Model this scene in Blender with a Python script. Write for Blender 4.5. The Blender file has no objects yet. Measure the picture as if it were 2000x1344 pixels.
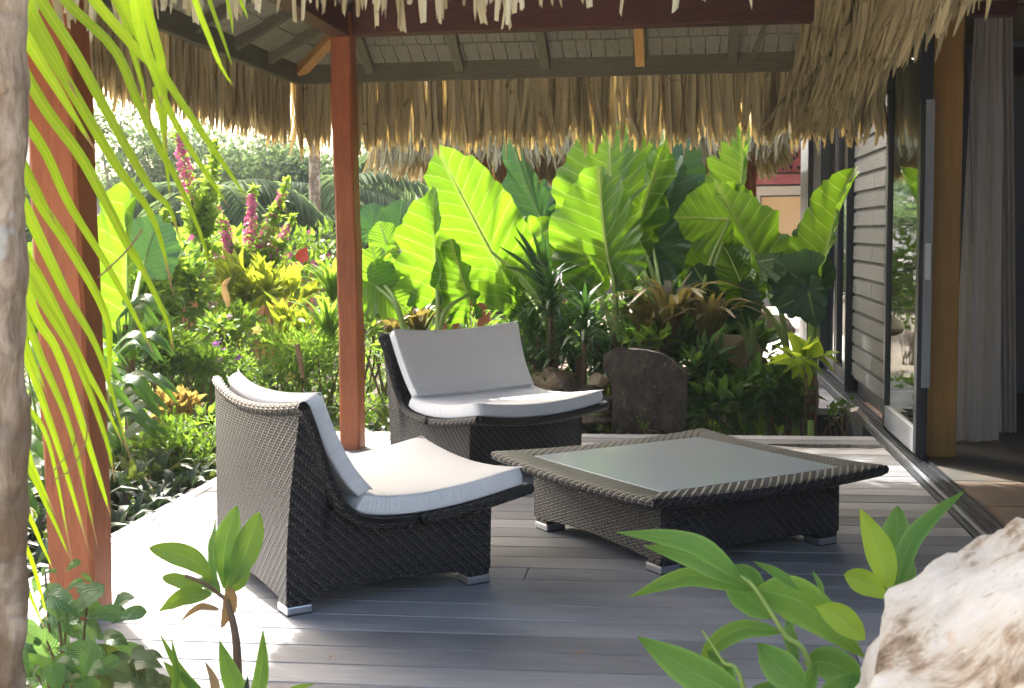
import bpy, math, random
import numpy as np
from mathutils import Vector, Matrix, noise as mnoise
random.seed(7); rng=np.random.default_rng(7)
sc=bpy.context.scene; COL=sc.collection
R=math.radians
# ---------------------------------------------------------------- camera, sky, sun, exposure
F_PX=2440.; YAW=R(7.24); PITCH=R(5.08); ROLL=R(-0.6); CAMZ=1.3
fw=np.array([-math.sin(YAW)*math.cos(PITCH),math.cos(YAW)*math.cos(PITCH),-math.sin(PITCH)])
rt=np.array([math.cos(YAW),math.sin(YAW),0.]); up=np.cross(rt,fw)
_c,_s=math.cos(ROLL),math.sin(ROLL)
rt,up=(_c*rt+_s*up),(-_s*rt+_c*up)
CAM=np.array([0,0,CAMZ])
cd=bpy.data.cameras.new('camera'); cam=bpy.data.objects.new('camera',cd); COL.objects.link(cam); sc.camera=cam
cd.sensor_width=36; cd.lens=F_PX/2000*36; cd.clip_start=.05; cd.clip_end=800
M=Matrix(((rt[0],up[0],-fw[0],0),(rt[1],up[1],-fw[1],0),(rt[2],up[2],-fw[2],CAMZ),(0,0,0,1)))
cam.matrix_world=M
cd.dof.use_dof=True; cd.dof.focus_distance=5.6; cd.dof.aperture_fstop=9
SUN_EL=R(41); SUN_AZ=math.atan2(-.60,.80)      # towards the sun: back left
sd=np.array([math.sin(SUN_AZ)*math.cos(SUN_EL),math.cos(SUN_AZ)*math.cos(SUN_EL),math.sin(SUN_EL)])
w=bpy.data.worlds.new('World'); sc.world=w; w.use_nodes=True
nt=w.node_tree; nt.nodes.clear()
sky=nt.nodes.new('ShaderNodeTexSky'); sky.sky_type='NISHITA'; sky.sun_disc=False
sky.sun_elevation=SUN_EL; sky.sun_rotation=SUN_AZ; sky.air_density=1.0; sky.dust_density=9.; sky.ozone_density=1.0
bg=nt.nodes.new('ShaderNodeBackground'); bg.inputs['Strength'].default_value=.15
wo=nt.nodes.new('ShaderNodeOutputWorld'); nt.links.new(sky.outputs[0],bg.inputs[0]); nt.links.new(bg.outputs[0],wo.inputs[0])
sl=bpy.data.lights.new('sun','SUN'); sl.energy=3.2; sl.angle=R(.5); sl.color=(1,.965,.91)
so=bpy.data.objects.new('sun',sl); COL.objects.link(so)
so.rotation_euler=Vector(sd).to_track_quat('Z','Y').to_euler()
sc.view_settings.view_transform='Standard'; sc.view_settings.look='None'; sc.view_settings.gamma=1
sc.view_settings.exposure=2.5; sc.view_settings.use_curve_mapping=False
sc.cycles.max_bounces=8; sc.cycles.transparent_max_bounces=6; sc.cycles.diffuse_bounces=4
sc.cycles.transmission_bounces=5; sc.cycles.glossy_bounces=3; sc.cycles.use_denoising=True
sc.cycles.sample_clamp_indirect=8
# ---------------------------------------------------------------- points read off the photograph
def ray(x,y): return fw+rt*(x-1000)/F_PX-up*(y-672)/F_PX
def G(x,y,z=0.): d=ray(x,y); return CAM+d*(z-CAMZ)/d[2]
def PY(x,y,Y): d=ray(x,y); return CAM+d*Y/d[1]
def PX(x,y,X): d=ray(x,y); return CAM+d*X/d[0]
def V3(*a): return np.array(a,float)
def nrm(v): v=np.asarray(v,float); return v/(np.linalg.norm(v)+1e-12)
# ---------------------------------------------------------------- materials
MATS={}
class NT:
    def __init__(s,name):
        s.m=bpy.data.materials.new(name); s.m.use_nodes=True; s.t=s.m.node_tree; s.t.nodes.clear()
        s.out=s.n('ShaderNodeOutputMaterial'); MATS[name]=s.m
    def n(s,t,**k):
        x=s.t.nodes.new(t)
        for a,b in k.items(): setattr(x,a,b)
        return x
    def l(s,a,b): s.t.links.new(a,b)
    def val(s,sock,v):
        if hasattr(v,'is_output') : s.l(v,sock)
        else:
            if isinstance(v,(tuple,list)) and len(v)==3 and sock.type=='RGBA': v=(*v,1)
            sock.default_value=v
    def math(s,op,a,b=0,c=None):
        x=s.n('ShaderNodeMath',operation=op); s.val(x.inputs[0],a); s.val(x.inputs[1],b)
        if c is not None: s.val(x.inputs[2],c)
        return x.outputs[0]
    def mix(s,f,a,b,t='MIX'):
        x=s.n('ShaderNodeMix',data_type='RGBA',blend_type=t); s.val(x.inputs[0],f); s.val(x.inputs[6],a); s.val(x.inputs[7],b); return x.outputs[2]
    def ramp(s,f,stops):
        x=s.n('ShaderNodeValToRGB'); e=x.color_ramp.elements
        while len(e)<len(stops): e.new(.5)
        for el,(p,c) in zip(e,stops): el.position=p; el.color=(*c,1) if len(c)==3 else c
        s.val(x.inputs[0],f); return x.outputs[0]
    def pos(s): return s.n('ShaderNodeNewGeometry').outputs['Position']
    def obj(s): return s.n('ShaderNodeTexCoord').outputs['Object']
    def uv(s): return s.n('ShaderNodeTexCoord').outputs['UV']
    def rnd(s): return s.n('ShaderNodeObjectInfo').outputs['Random']
    def attr(s,a): return s.n('ShaderNodeAttribute',attribute_name=a).outputs['Fac']
    def mapp(s,v,sc_=(1,1,1),loc=(0,0,0),rot=(0,0,0)):
        x=s.n('ShaderNodeMapping'); s.l(v,x.inputs[0]); x.inputs['Scale'].default_value=sc_; s.val(x.inputs['Location'],loc) ; x.inputs['Rotation'].default_value=rot; return x.outputs[0]
    def noise(s,v,scale,det=4,rough=.55,dist=0.,col=False):
        x=s.n('ShaderNodeTexNoise'); s.l(v,x.inputs['Vector']); x.inputs['Scale'].default_value=scale; x.inputs['Detail'].default_value=det
        x.inputs['Roughness'].default_value=rough; x.inputs['Distortion'].default_value=dist; return x.outputs[1 if col else 0]
    def sep(s,v): x=s.n('ShaderNodeSeparateXYZ'); s.l(v,x.inputs[0]); return x.outputs
    def bump(s,h,st=.3,d=.01,nm=None):
        x=s.n('ShaderNodeBump'); s.val(x.inputs['Height'],h); x.inputs['Strength'].default_value=st; x.inputs['Distance'].default_value=d
        if nm is not None: s.l(nm,x.inputs['Normal'])
        return x.outputs[0]
    def bsdf(s,col,rough=.5,metal=0.,nm=None,spec=.5,**k):
        b=s.n('ShaderNodeBsdfPrincipled'); s.val(b.inputs['Base Color'],col); s.val(b.inputs['Roughness'],rough); s.val(b.inputs['Metallic'],metal)
        s.val(b.inputs['Specular IOR Level'],spec)
        if nm is not None: s.l(nm,b.inputs['Normal'])
        for a,v in k.items(): s.val(b.inputs[a.replace('_',' ')],v)
        return b.outputs[0]
    def done(s,sh): s.l(sh,s.out.inputs[0]); return s.m

def leaf_mat(name,c1,c2,tr,tf=.45,rough=.42,vein=None,veins='blade',spec=.32,vn=14,spot=None,bs=.5,edge=None,tip=None):
    """c1,c2 leaf colours mixed by leaf, tr the light that passes through, tf how much of it"""
    n=NT(name); uv=n.uv(); x,y,_=n.sep(uv)
    t=n.math('FRACT',n.math('ADD',n.attr('tint'),n.rnd()))
    pat=n.noise(n.pos(),9,3)
    f=n.math('ADD',n.math('MULTIPLY',t,.65),n.math('MULTIPLY',pat,.35))
    col=n.mix(f,c1,c2); h=n.math('MULTIPLY',pat,.3)
    ax=n.math('ABSOLUTE',n.math('SUBTRACT',x,.5))
    if veins:
        if veins=='aroid':   # strong ribs running out and forward from the midrib
            ph=n.math('ADD',n.math('SUBTRACT',n.math('MULTIPLY',y,n.math('MULTIPLY_ADD',t,2.2,vn*.42)),n.math('MULTIPLY',n.math('POWER',ax,.85),n.math('MULTIPLY_ADD',t,3,vn*.38))),n.math('MULTIPLY',n.noise(n.pos(),5,2),.5))
            w_=n.math('ABSOLUTE',n.math('SUBTRACT',n.math('FRACT',ph),.5))
            rib=n.math('SUBTRACT',1,n.math('MINIMUM',n.math('MULTIPLY',w_,12),1))
            mid=n.math('SUBTRACT',1,n.math('MINIMUM',n.math('MULTIPLY',ax,45),1))
            h=n.math('ADD',n.math('MULTIPLY',w_,1.2),h)
        elif veins=='blade':
            ph=n.math('SUBTRACT',n.math('MULTIPLY',y,vn),n.math('MULTIPLY',ax,vn*.9))
            w_=n.math('ABSOLUTE',n.math('SUBTRACT',n.math('FRACT',ph),.5))
            rib=n.math('MULTIPLY',n.math('SUBTRACT',1,n.math('MINIMUM',n.math('MULTIPLY',w_,9),1)),.45)
            mid=n.math('SUBTRACT',1,n.math('MINIMUM',n.math('MULTIPLY',ax,28),1))
            h=n.math('ADD',n.math('MULTIPLY',w_,.5),h)
        else:                # parallel veins of a palm or grass
            w_=n.math('ABSOLUTE',n.math('SUBTRACT',n.math('FRACT',n.math('MULTIPLY',x,9)),.5))
            rib=n.math('MULTIPLY',w_,.25); mid=n.math('SUBTRACT',1,n.math('MINIMUM',n.math('MULTIPLY',ax,16),1))
            h=n.math('ADD',n.math('MULTIPLY',w_,.4),h)
        vv=n.math('MAXIMUM',rib,mid)
        if vein: col=n.mix(n.math('MULTIPLY',vv,.55 if veins=='aroid' else .8),col,vein)
        h=n.math('ADD',h,n.math('MULTIPLY',mid,-.6))
    if spot: col=n.mix(n.ramp(n.noise(n.pos(),spot[1],4,.6,.8),[(spot[2],(0,0,0)),(min(spot[2]+.1,.99),(1,1,1))]),col,spot[0])
    if edge: col=n.mix(n.math('MULTIPLY',n.math('MAXIMUM',n.math('SUBTRACT',ax,.32),0),4.5),col,edge)
    if tip: col=n.mix(n.ramp(n.math('ADD',y,n.math('MULTIPLY',t,.05)),[(.93,(0,0,0)),(.975,(1,1,1))]),col,tip)
    nm=n.bump(h,bs,.006)
    b=n.bsdf(col,rough,nm=nm,spec=spec)
    tl=n.n('ShaderNodeBsdfTranslucent'); 
    trc=n.mix(n.math('MULTIPLY',f,.5),tr,tuple(q*.65 for q in tr))
    if tip: trc=n.mix(n.ramp(n.math('ADD',y,n.math('MULTIPLY',t,.05)),[(.93,(0,0,0)),(.975,(1,1,1))]),trc,tip)
    if vein and veins: trc=n.mix(n.math('MULTIPLY',vv,.5),trc,tuple(q*.8 for q in vein))
    n.l(trc,tl.inputs[0]); n.l(nm,tl.inputs[1])
    ms=n.n('ShaderNodeMixShader'); ms.inputs[0].default_value=tf; n.l(b,ms.inputs[1]); n.l(tl.outputs[0],ms.inputs[2])
    return n.done(ms.outputs[0])

leaf_mat('aroid_leaf',(.03,.085,.016),(.06,.14,.025),(.19,.38,.012),.44,.42,vein=(.38,.46,.14),veins='aroid',vn=15,bs=1.,spot=((.30,.26,.06),34,.69))
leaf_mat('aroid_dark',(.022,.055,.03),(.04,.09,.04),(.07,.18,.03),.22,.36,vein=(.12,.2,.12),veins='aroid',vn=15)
leaf_mat('palm_leaflet',(.13,.25,.02),(.21,.33,.025),(.42,.68,.010),.6,.4,vein=(.85,.8,.05),veins='par',tip=(.30,.19,.10))
leaf_mat('ginger_leaf',(.06,.17,.03),(.085,.21,.035),(.30,.52,.05),.38,.36,vein=(.24,.42,.12),vn=17,bs=.7,spot=((.22,.26,.07),55,.68),edge=(.2,.36,.08))
leaf_mat('ginger_lime',(.22,.36,.03),(.28,.42,.03),(.6,.75,.04),.45,.4,vein=(.40,.52,.12),vn=17,bs=.5)
leaf_mat('broad_leaf',(.03,.085,.02),(.055,.13,.028),(.18,.36,.03),.3,.33,vein=(.12,.22,.06))
leaf_mat('light_leaf',(.055,.14,.02),(.12,.22,.03),(.30,.50,.04),.42,.5,vein=(.25,.38,.1))
leaf_mat('garden_ginger',(.025,.08,.018),(.045,.12,.022),(.16,.34,.03),.38,.42,vein=(.12,.24,.06),vn=14)
leaf_mat('lime_leaf',(.09,.19,.025),(.17,.28,.035),(.40,.58,.05),.5,.5,vein=(.3,.42,.1))
leaf_mat('croton_leaf',(.20,.24,.02),(.05,.12,.02),(.42,.50,.03),.42,.4,vein=(.62,.55,.05),vn=9,spot=((.42,.36,.03),22,.56))
leaf_mat('boat_leaf',(.03,.07,.03),(.09,.11,.03),(.2,.26,.04),.25,.36,veins='par',vein=(.05,.1,.05),spot=((.3,.2,.05),10,.62))
leaf_mat('boat_leaf_dark',(.016,.035,.022),(.03,.055,.03),(.06,.1,.04),.2,.34,veins='par',vein=(.03,.06,.03),spot=((.07,.03,.05),10,.55))
leaf_mat('cordyline_leaf',(.06,.075,.022),(.13,.11,.03),(.3,.24,.05),.3,.4,veins='par',vein=(.12,.12,.05),spot=((.15,.06,.035),7,.52))
leaf_mat('dracaena_leaf',(.018,.05,.018),(.03,.085,.025),(.08,.2,.03),.25,.3,veins='par',vein=(.05,.1,.03))
leaf_mat('variegated_leaf',(.03,.09,.03),(.06,.14,.045),(.2,.36,.08),.3,.42,vein=(.16,.28,.1),vn=8,bs=.9,spot=((.24,.33,.19),55,.6))
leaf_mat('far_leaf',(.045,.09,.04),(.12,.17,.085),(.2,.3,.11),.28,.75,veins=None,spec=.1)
leaf_mat('coleus_leaf',(.4,.2,.08),(.16,.28,.05),(.6,.4,.1),.4,.5,vein=(.3,.3,.1))
leaf_mat('dead_leaf',(.22,.13,.06),(.34,.24,.13),(.4,.26,.1),.3,.6,vein=(.3,.2,.1))
leaf_mat('pink_petal',(.42,.06,.17),(.55,.18,.30),(.6,.12,.28),.4,.5,veins=None)
leaf_mat('violet_petal',(.42,.14,.5),(.55,.25,.6),(.6,.25,.7),.4,.5,veins=None)
leaf_mat('yellow_petal',(.75,.62,.12),(.8,.7,.25),(.85,.75,.2),.4,.5,veins=None)
leaf_mat('thatch',(.32,.28,.165),(.60,.52,.31),(.80,.54,.16),.13,.7,veins='par',vein=(.36,.28,.15),spot=((.16,.12,.07),12,.62),spec=.25)

def simple(name,c1,c2,rough,scale=(1,1,1),ns=8,bs=.3,bd=.004,metal=0.,spec=.5,det=6,use='pos',**k):
    n=NT(name); v=n.mapp(n.pos() if use=='pos' else n.obj(),scale)
    f=n.noise(v,ns,det,.62); big=n.noise(n.pos(),1.7,3)
    t=n.math('ADD',n.math('MULTIPLY',f,.7),n.math('ADD',n.math('MULTIPLY',n.rnd(),.25),n.math('MULTIPLY',n.math('SUBTRACT',big,.5),.5)))
    col=n.mix(n.ramp(t,[(.28,(0,0,0)),(.72,(1,1,1))]),c1,c2)
    return n.done(n.bsdf(col,n.math('ADD',rough,n.math('MULTIPLY',n.math('SUBTRACT',f,.5),.2)),metal,n.bump(f,bs,bd),spec,**k))
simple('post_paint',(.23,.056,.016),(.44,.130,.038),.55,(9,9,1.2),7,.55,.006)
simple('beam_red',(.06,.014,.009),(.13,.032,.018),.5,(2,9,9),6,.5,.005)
simple('grey_timber',(.085,.08,.048),(.16,.145,.085),.7,(1.3,14,14),5,.5,.004)
simple('grey_timber_y',(.085,.08,.048),(.16,.145,.085),.7,(14,1.3,14),5,.5,.004)
simple('fresh_timber',(.42,.22,.06),(.62,.36,.12),.6,(14,3,3),5,.3,.003)
simple('roof_lath',(.14,.13,.09),(.27,.25,.18),.7,(14,2,5),6,.4,.004)
simple('column_wood',(.27,.135,.028),(.43,.235,.055),.45,(10,10,.55),4,.25,.002)
simple('dark_frame',(.022,.026,.032),(.03,.034,.04),.35,bs=.05)
simple('light_frame',(.22,.24,.26),(.28,.3,.32),.35,bs=.05)
simple('siding',(.045,.05,.048),(.082,.088,.086),.6,(6,1.1,16),6,.9,.004)
simple('aluminium',(.62,.63,.65),(.72,.73,.75),.32,(1,1,40),6,.1,.001,metal=1.)
simple('foot_pad',(.02,.02,.02),(.03,.03,.03),.7)
simple('plaster',(.16,.15,.14),(.2,.19,.18),.8)
simple('dark_wood',(.06,.03,.018),(.1,.05,.03),.6,(1,10,10))
simple('red_panel',(.35,.08,.09),(.45,.13,.13),.6,(1,6,6))
simple('red_bract',(.6,.04,.03),(.7,.08,.05),.5)
simple('carving',(.045,.012,.02),(.06,.018,.025),.7)
simple('pale_door',(.62,.40,.19),(.74,.5,.26),.5,(14,14,1),6,.1,.002)
simple('stone_trim',(.5,.43,.33),(.62,.55,.44),.7)
simple('bark',(.13,.1,.075),(.4,.34,.28),.85,(3,3,1),9,.8,.012)
def palm_bark():
    n=NT('palm_bark'); p=n.pos(); a=n.noise(n.mapp(p,(1,1,.35)),16,9,.7,.3); b=n.noise(n.mapp(p,(1,1,.8)),5,5,.6,.6); x,y,z=n.sep(p)
    rg=n.math('ABSOLUTE',n.math('SUBTRACT',n.math('FRACT',n.math('ADD',n.math('MULTIPLY',z,9),n.math('MULTIPLY',b,1.3))),.5)); ring=n.ramp(rg,[(.0,(1,1,1)),(.12,(0,0,0))])
    col=n.ramp(a,[(.3,(.08,.05,.03)),(.44,(.30,.22,.145)),(.58,(.52,.41,.29)),(.75,(.64,.56,.46))]); col=n.mix(n.ramp(b,[(.5,(0,0,0)),(.62,(1,1,1))]),col,(.22,.15,.09))
    col=n.mix(n.math('MULTIPLY',ring,.28),col,(.16,.11,.07)); col=n.mix(n.ramp(n.noise(p,7,3),[(.64,(0,0,0)),(.7,(1,1,1))]),col,(.55,.52,.45))
    n.done(n.bsdf(col,.85,nm=n.bump(n.math('SUBTRACT',a,n.math('MULTIPLY',ring,.2)),1.,.02),spec=.2))
palm_bark()
simple('stem_green',(.17,.26,.05),(.24,.34,.08),.45,(12,12,1),4,.2)
simple('midrib',(.36,.46,.14),(.44,.52,.18),.5,bs=.1)
simple('stem_brown',(.09,.055,.03),(.2,.13,.07),.7,(8,8,2),8)
simple('soil',(.045,.032,.022),(.13,.095,.06),.95,ns=14,bs=1.,bd=.02)
simple('litter',(.16,.09,.045),(.3,.18,.09),.8,ns=14)
simple('path_stone',(.42,.39,.34),(.56,.53,.48),.85,ns=10)
simple('hill',(.03,.055,.045),(.055,.09,.07),.95,ns=.9,bs=.6,bd=.4,spec=.05)
simple('orange_wall',(.6,.19,.06),(.72,.28,.1),.7)
def slate_rock():
    n=NT('slate_rock'); p=n.pos(); a=n.noise(n.mapp(p,(1.5,1.5,1),rot=(0,.75,0)),9,9,.72,.6); b=n.noise(p,3,6,.6,.5); c=n.noise(n.mapp(p,(4,4,1.2),rot=(0,.9,.3)),11,5,.65,.8)
    col=n.ramp(n.math('ADD',n.math('MULTIPLY',a,.6),n.math('MULTIPLY',b,.45)),[(.36,(.03,.027,.025)),(.52,(.085,.07,.055)),(.66,(.17,.14,.10)),(.8,(.30,.26,.20))])
    col=n.mix(n.ramp(c,[(.62,(0,0,0)),(.7,(1,1,1))]),col,(.36,.29,.2))
    n.done(n.bsdf(col,.75,nm=n.bump(n.math('ADD',a,n.math('MULTIPLY',c,.5)),1.,.035),spec=.25))
slate_rock()
simple('tan_rock',(.2,.14,.075),(.5,.4,.24),.8,(1,1,1.5),6,1.,.02,det=8)
simple('far_thatch',(.3,.27,.23),(.44,.4,.35),.9,(4,4,18),6,.6,.02)
simple('thatch_core',(.16,.125,.07),(.27,.21,.12),.9,(20,20,3),6,.8,.02)
simple('curb',(.24,.21,.17),(.42,.38,.32),.85,ns=16)

def tiles_mat():
    n=NT('slate_tile'); f=n.noise(n.pos(),5,8,.65); r=n.rnd()
    col=n.mix(n.ramp(n.math('ADD',n.math('MULTIPLY',f,.7),n.math('MULTIPLY',r,.4)),[(.3,(.06,.055,.05)),(.55,(.14,.10,.075)),(.8,(.26,.15,.10))]),(0,0,0),(0,0,0)) if False else n.ramp(n.math('ADD',n.math('MULTIPLY',f,.7),n.math('MULTIPLY',r,.4)),[(.3,(.07,.07,.06)),(.55,(.15,.11,.08)),(.8,(.28,.16,.11))])
    n.done(n.bsdf(col,.5,nm=n.bump(f,.5,.006)))
tiles_mat()
def deck_mat():
    n=NT('deck_board'); p=n.pos(); r=n.rnd()
    cb=n.n('ShaderNodeCombineXYZ'); n.l(n.math('MULTIPLY',r,37),cb.inputs[0]); n.l(n.math('MULTIPLY',r,91),cb.inputs[1])
    v=n.n('ShaderNodeVectorMath',operation='ADD'); n.l(p,v.inputs[0]); n.l(cb.outputs[0],v.inputs[1]); v=v.outputs[0]
    g=n.noise(n.mapp(v,(1.6,42,1)),3.2,7,.62); g2=n.noise(n.mapp(v,(5,160,1)),3,3,.6); big=n.noise(n.mapp(p,(.7,1.8,1)),2.2,5,.6)
    st=n.noise(n.mapp(p,(1,1.6,1)),7,6,.7)
    x,y,z=n.sep(n.uv())
    f=n.math('ADD',n.math('MULTIPLY',g,.5),n.math('ADD',n.math('MULTIPLY',big,.45),n.math('MULTIPLY',n.math('SUBTRACT',r,.5),.46)))
    col=n.ramp(f,[(.24,(.11,.114,.122)),(.48,(.205,.21,.22)),(.74,(.345,.35,.36))])
    col=n.mix(n.math('MULTIPLY',n.ramp(st,[(.58,(0,0,0)),(.8,(1,1,1))]),.45),col,(.15,.15,.155))
    col=n.mix(n.ramp(g2,[(.66,(0,0,0)),(.78,(1,1,1))]),col,(.42,.42,.42)) 
    n.done(n.bsdf(col,n.math('ADD',.5,n.math('MULTIPLY',g,.2)),nm=n.bump(n.math('ADD',g,n.math('MULTIPLY',g2,.7)),.6,.004),spec=.32))
deck_mat()
def wicker_mat():
    n=NT('wicker'); x,y,_=n.sep(n.uv()); c=.0104
    u=n.math('DIVIDE',x,c); v=n.math('DIVIDE',y,c)
    fu=n.math('FRACT',u); fv=n.math('FRACT',v); i=n.math('FLOOR',u); j=n.math('FLOOR',v)
    m=n.math('FLOORED_MODULO',n.math('ADD',i,j),4)
    over=n.math('LESS_THAN',m,1.5)
    hw=n.math('MULTIPLY',n.math('SINE',n.math('MULTIPLY',fu,math.pi)),n.math('SINE',n.math('MULTIPLY',n.math('ADD',m,fv),math.pi/2)))
    hf=n.math('MULTIPLY',n.math('SINE',n.math('MULTIPLY',fv,math.pi)),n.math('SINE',n.math('MULTIPLY',n.math('ADD',n.math('SUBTRACT',m,2),fu),math.pi/2)))
    h=n.math('MULTIPLY_ADD',over,n.math('SUBTRACT',hw,hf),hf)
    nz=n.noise(n.pos(),30,3); 
    col=n.ramp(n.math('ADD',h,n.math('MULTIPLY',n.math('SUBTRACT',nz,.5),.35)),[(.1,(.005,.0045,.004)),(.5,(.028,.025,.024)),(1.,(.092,.083,.077))])  # sky reflection on the strand crowns put into the colour as a lighter tone
    gr=n.math('POWER',n.math('ABSOLUTE',n.math('SINE',n.math('MULTIPLY',n.math('ADD',u,v),math.pi/4))),.95)
    col=n.mix(n.math('MULTIPLY_ADD',gr,-.9,.9),col,(.008,.007,.007)); h=n.math('ADD',h,n.math('MULTIPLY',gr,1.1))
    n.done(n.bsdf(col,.36,nm=n.bump(h,1.,.005),spec=.36))
wicker_mat()
def cushion_mat():
    n=NT('cushion_fabric'); x,y,_=n.sep(n.uv()); p=n.obj()
    d=n.math('MINIMUM',n.math('MINIMUM',x,n.math('SUBTRACT',1,x)),n.math('MINIMUM',y,n.math('SUBTRACT',1,y)))
    mask=n.math('MAXIMUM',n.math('SUBTRACT',1,n.math('MULTIPLY',d,7)),0)
    sw=n.math('LESS_THAN',n.math('MINIMUM',x,n.math('SUBTRACT',1,x)),n.math('MINIMUM',y,n.math('SUBTRACT',1,y)))
    w1=n.noise(n.mapp(n.uv(),(3,26,1)),1.3,3,.5,.4); w2=n.noise(n.mapp(n.uv(),(26,3,1)),1.3,3,.5,.4)
    wr=n.math('MULTIPLY_ADD',sw,n.math('SUBTRACT',w1,w2),w2)
    big=n.noise(p,4.5,3,.5,.6); fine=n.noise(p,420,1)
    h=n.math('ADD',n.math('MULTIPLY',n.math('MULTIPLY',wr,mask),1.),n.math('ADD',n.math('MULTIPLY',big,.7),n.math('MULTIPLY',fine,.02)))
    n.done(n.bsdf(n.mix(big,(.68,.675,.665),(.76,.755,.745)),.9,nm=n.bump(h,.5,.014),spec=.2,Sheen_Weight=.2))
cushion_mat()
def glass_mats():
    n=NT('frosted_glass'); f=n.noise(n.pos(),3,3)
    n.done(n.bsdf(n.mix(f,(.50,.56,.60),(.55,.61,.65)),.13,nm=n.bump(n.noise(n.pos(),140,3),.05,.001),spec=.9))
    n=NT('window_glass'); g=n.n('ShaderNodeBsdfGlossy'); g.inputs['Roughness'].default_value=.02; g.inputs[0].default_value=(.9,.95,.93,1)
    t=n.n('ShaderNodeBsdfTransparent'); t.inputs[0].default_value=(.62,.66,.66,1)
    lw=n.n('ShaderNodeLayerWeight'); lw.inputs[0].default_value=.35
    wv=n.noise(n.pos(),2.2,2); n.l(n.bump(wv,.05,.02),g.inputs['Normal'])
    ms=n.n('ShaderNodeMixShader'); n.l(n.math('ADD',n.math('MULTIPLY',lw.outputs['Facing'],.55),.12),ms.inputs[0]); n.l(t.outputs[0],ms.inputs[1]); n.l(g.outputs[0],ms.inputs[2])
    n.done(ms.outputs[0])
    n=NT('water'); n.done(n.bsdf((.05,.05,.05),.03,spec=.8,nm=n.bump(n.noise(n.pos(),26,2),.1,.004)))
glass_mats()
def rock_mat():
    n=NT('pale_boulder'); p=n.pos(); a=n.noise(p,5,10,.66,.4); b=n.noise(p,2.4,5,.6,1.); c=n.noise(p,34,8,.75,.3); zx=n.sep(p)
    col=n.ramp(a,[(.36,(.10,.07,.045)),(.43,(.34,.26,.18)),(.49,(.56,.52,.44)),(.62,(.66,.64,.59)),(.70,(.48,.46,.43)),(.78,(.2,.2,.21))])
    col=n.mix(n.ramp(b,[(.60,(0,0,0)),(.68,(1,1,1))]),col,(.50,.28,.09))
    v=n.n('ShaderNodeTexVoronoi',feature='DISTANCE_TO_EDGE'); n.l(n.mapp(p,(1,1,1)),v.inputs['Vector']); v.inputs['Scale'].default_value=7
    crk=n.ramp(n.math('ADD',v.outputs[0],n.math('MULTIPLY',c,.12)),[(.03,(1,1,1)),(.09,(0,0,0))])
    col=n.mix(n.ramp(c,[(.60,(0,0,0)),(.68,(1,1,1))]),col,(.10,.085,.07))
    h=n.math('ADD',a,n.math('ADD',n.math('MULTIPLY',c,.7),n.math('MULTIPLY',b,.4)))
    n.done(n.bsdf(col,.85,nm=n.bump(h,1.,.03),spec=.3))
rock_mat()
def curtain_mat():
    n=NT('curtain_cloth'); b=n.bsdf(n.mix(n.noise(n.pos(),3,3),(.68,.63,.56),(.75,.7,.63)),.9,nm=n.bump(n.noise(n.mapp(n.pos(),(60,60,6)),5,4),.3,.002),spec=.1)
    t=n.n('ShaderNodeBsdfTranslucent'); t.inputs[0].default_value=(.4,.37,.33,1); ms=n.n('ShaderNodeMixShader'); ms.inputs[0].default_value=.3
    n.l(b,ms.inputs[1]); n.l(t.outputs[0],ms.inputs[2]); n.done(ms.outputs[0])
curtain_mat()
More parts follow.
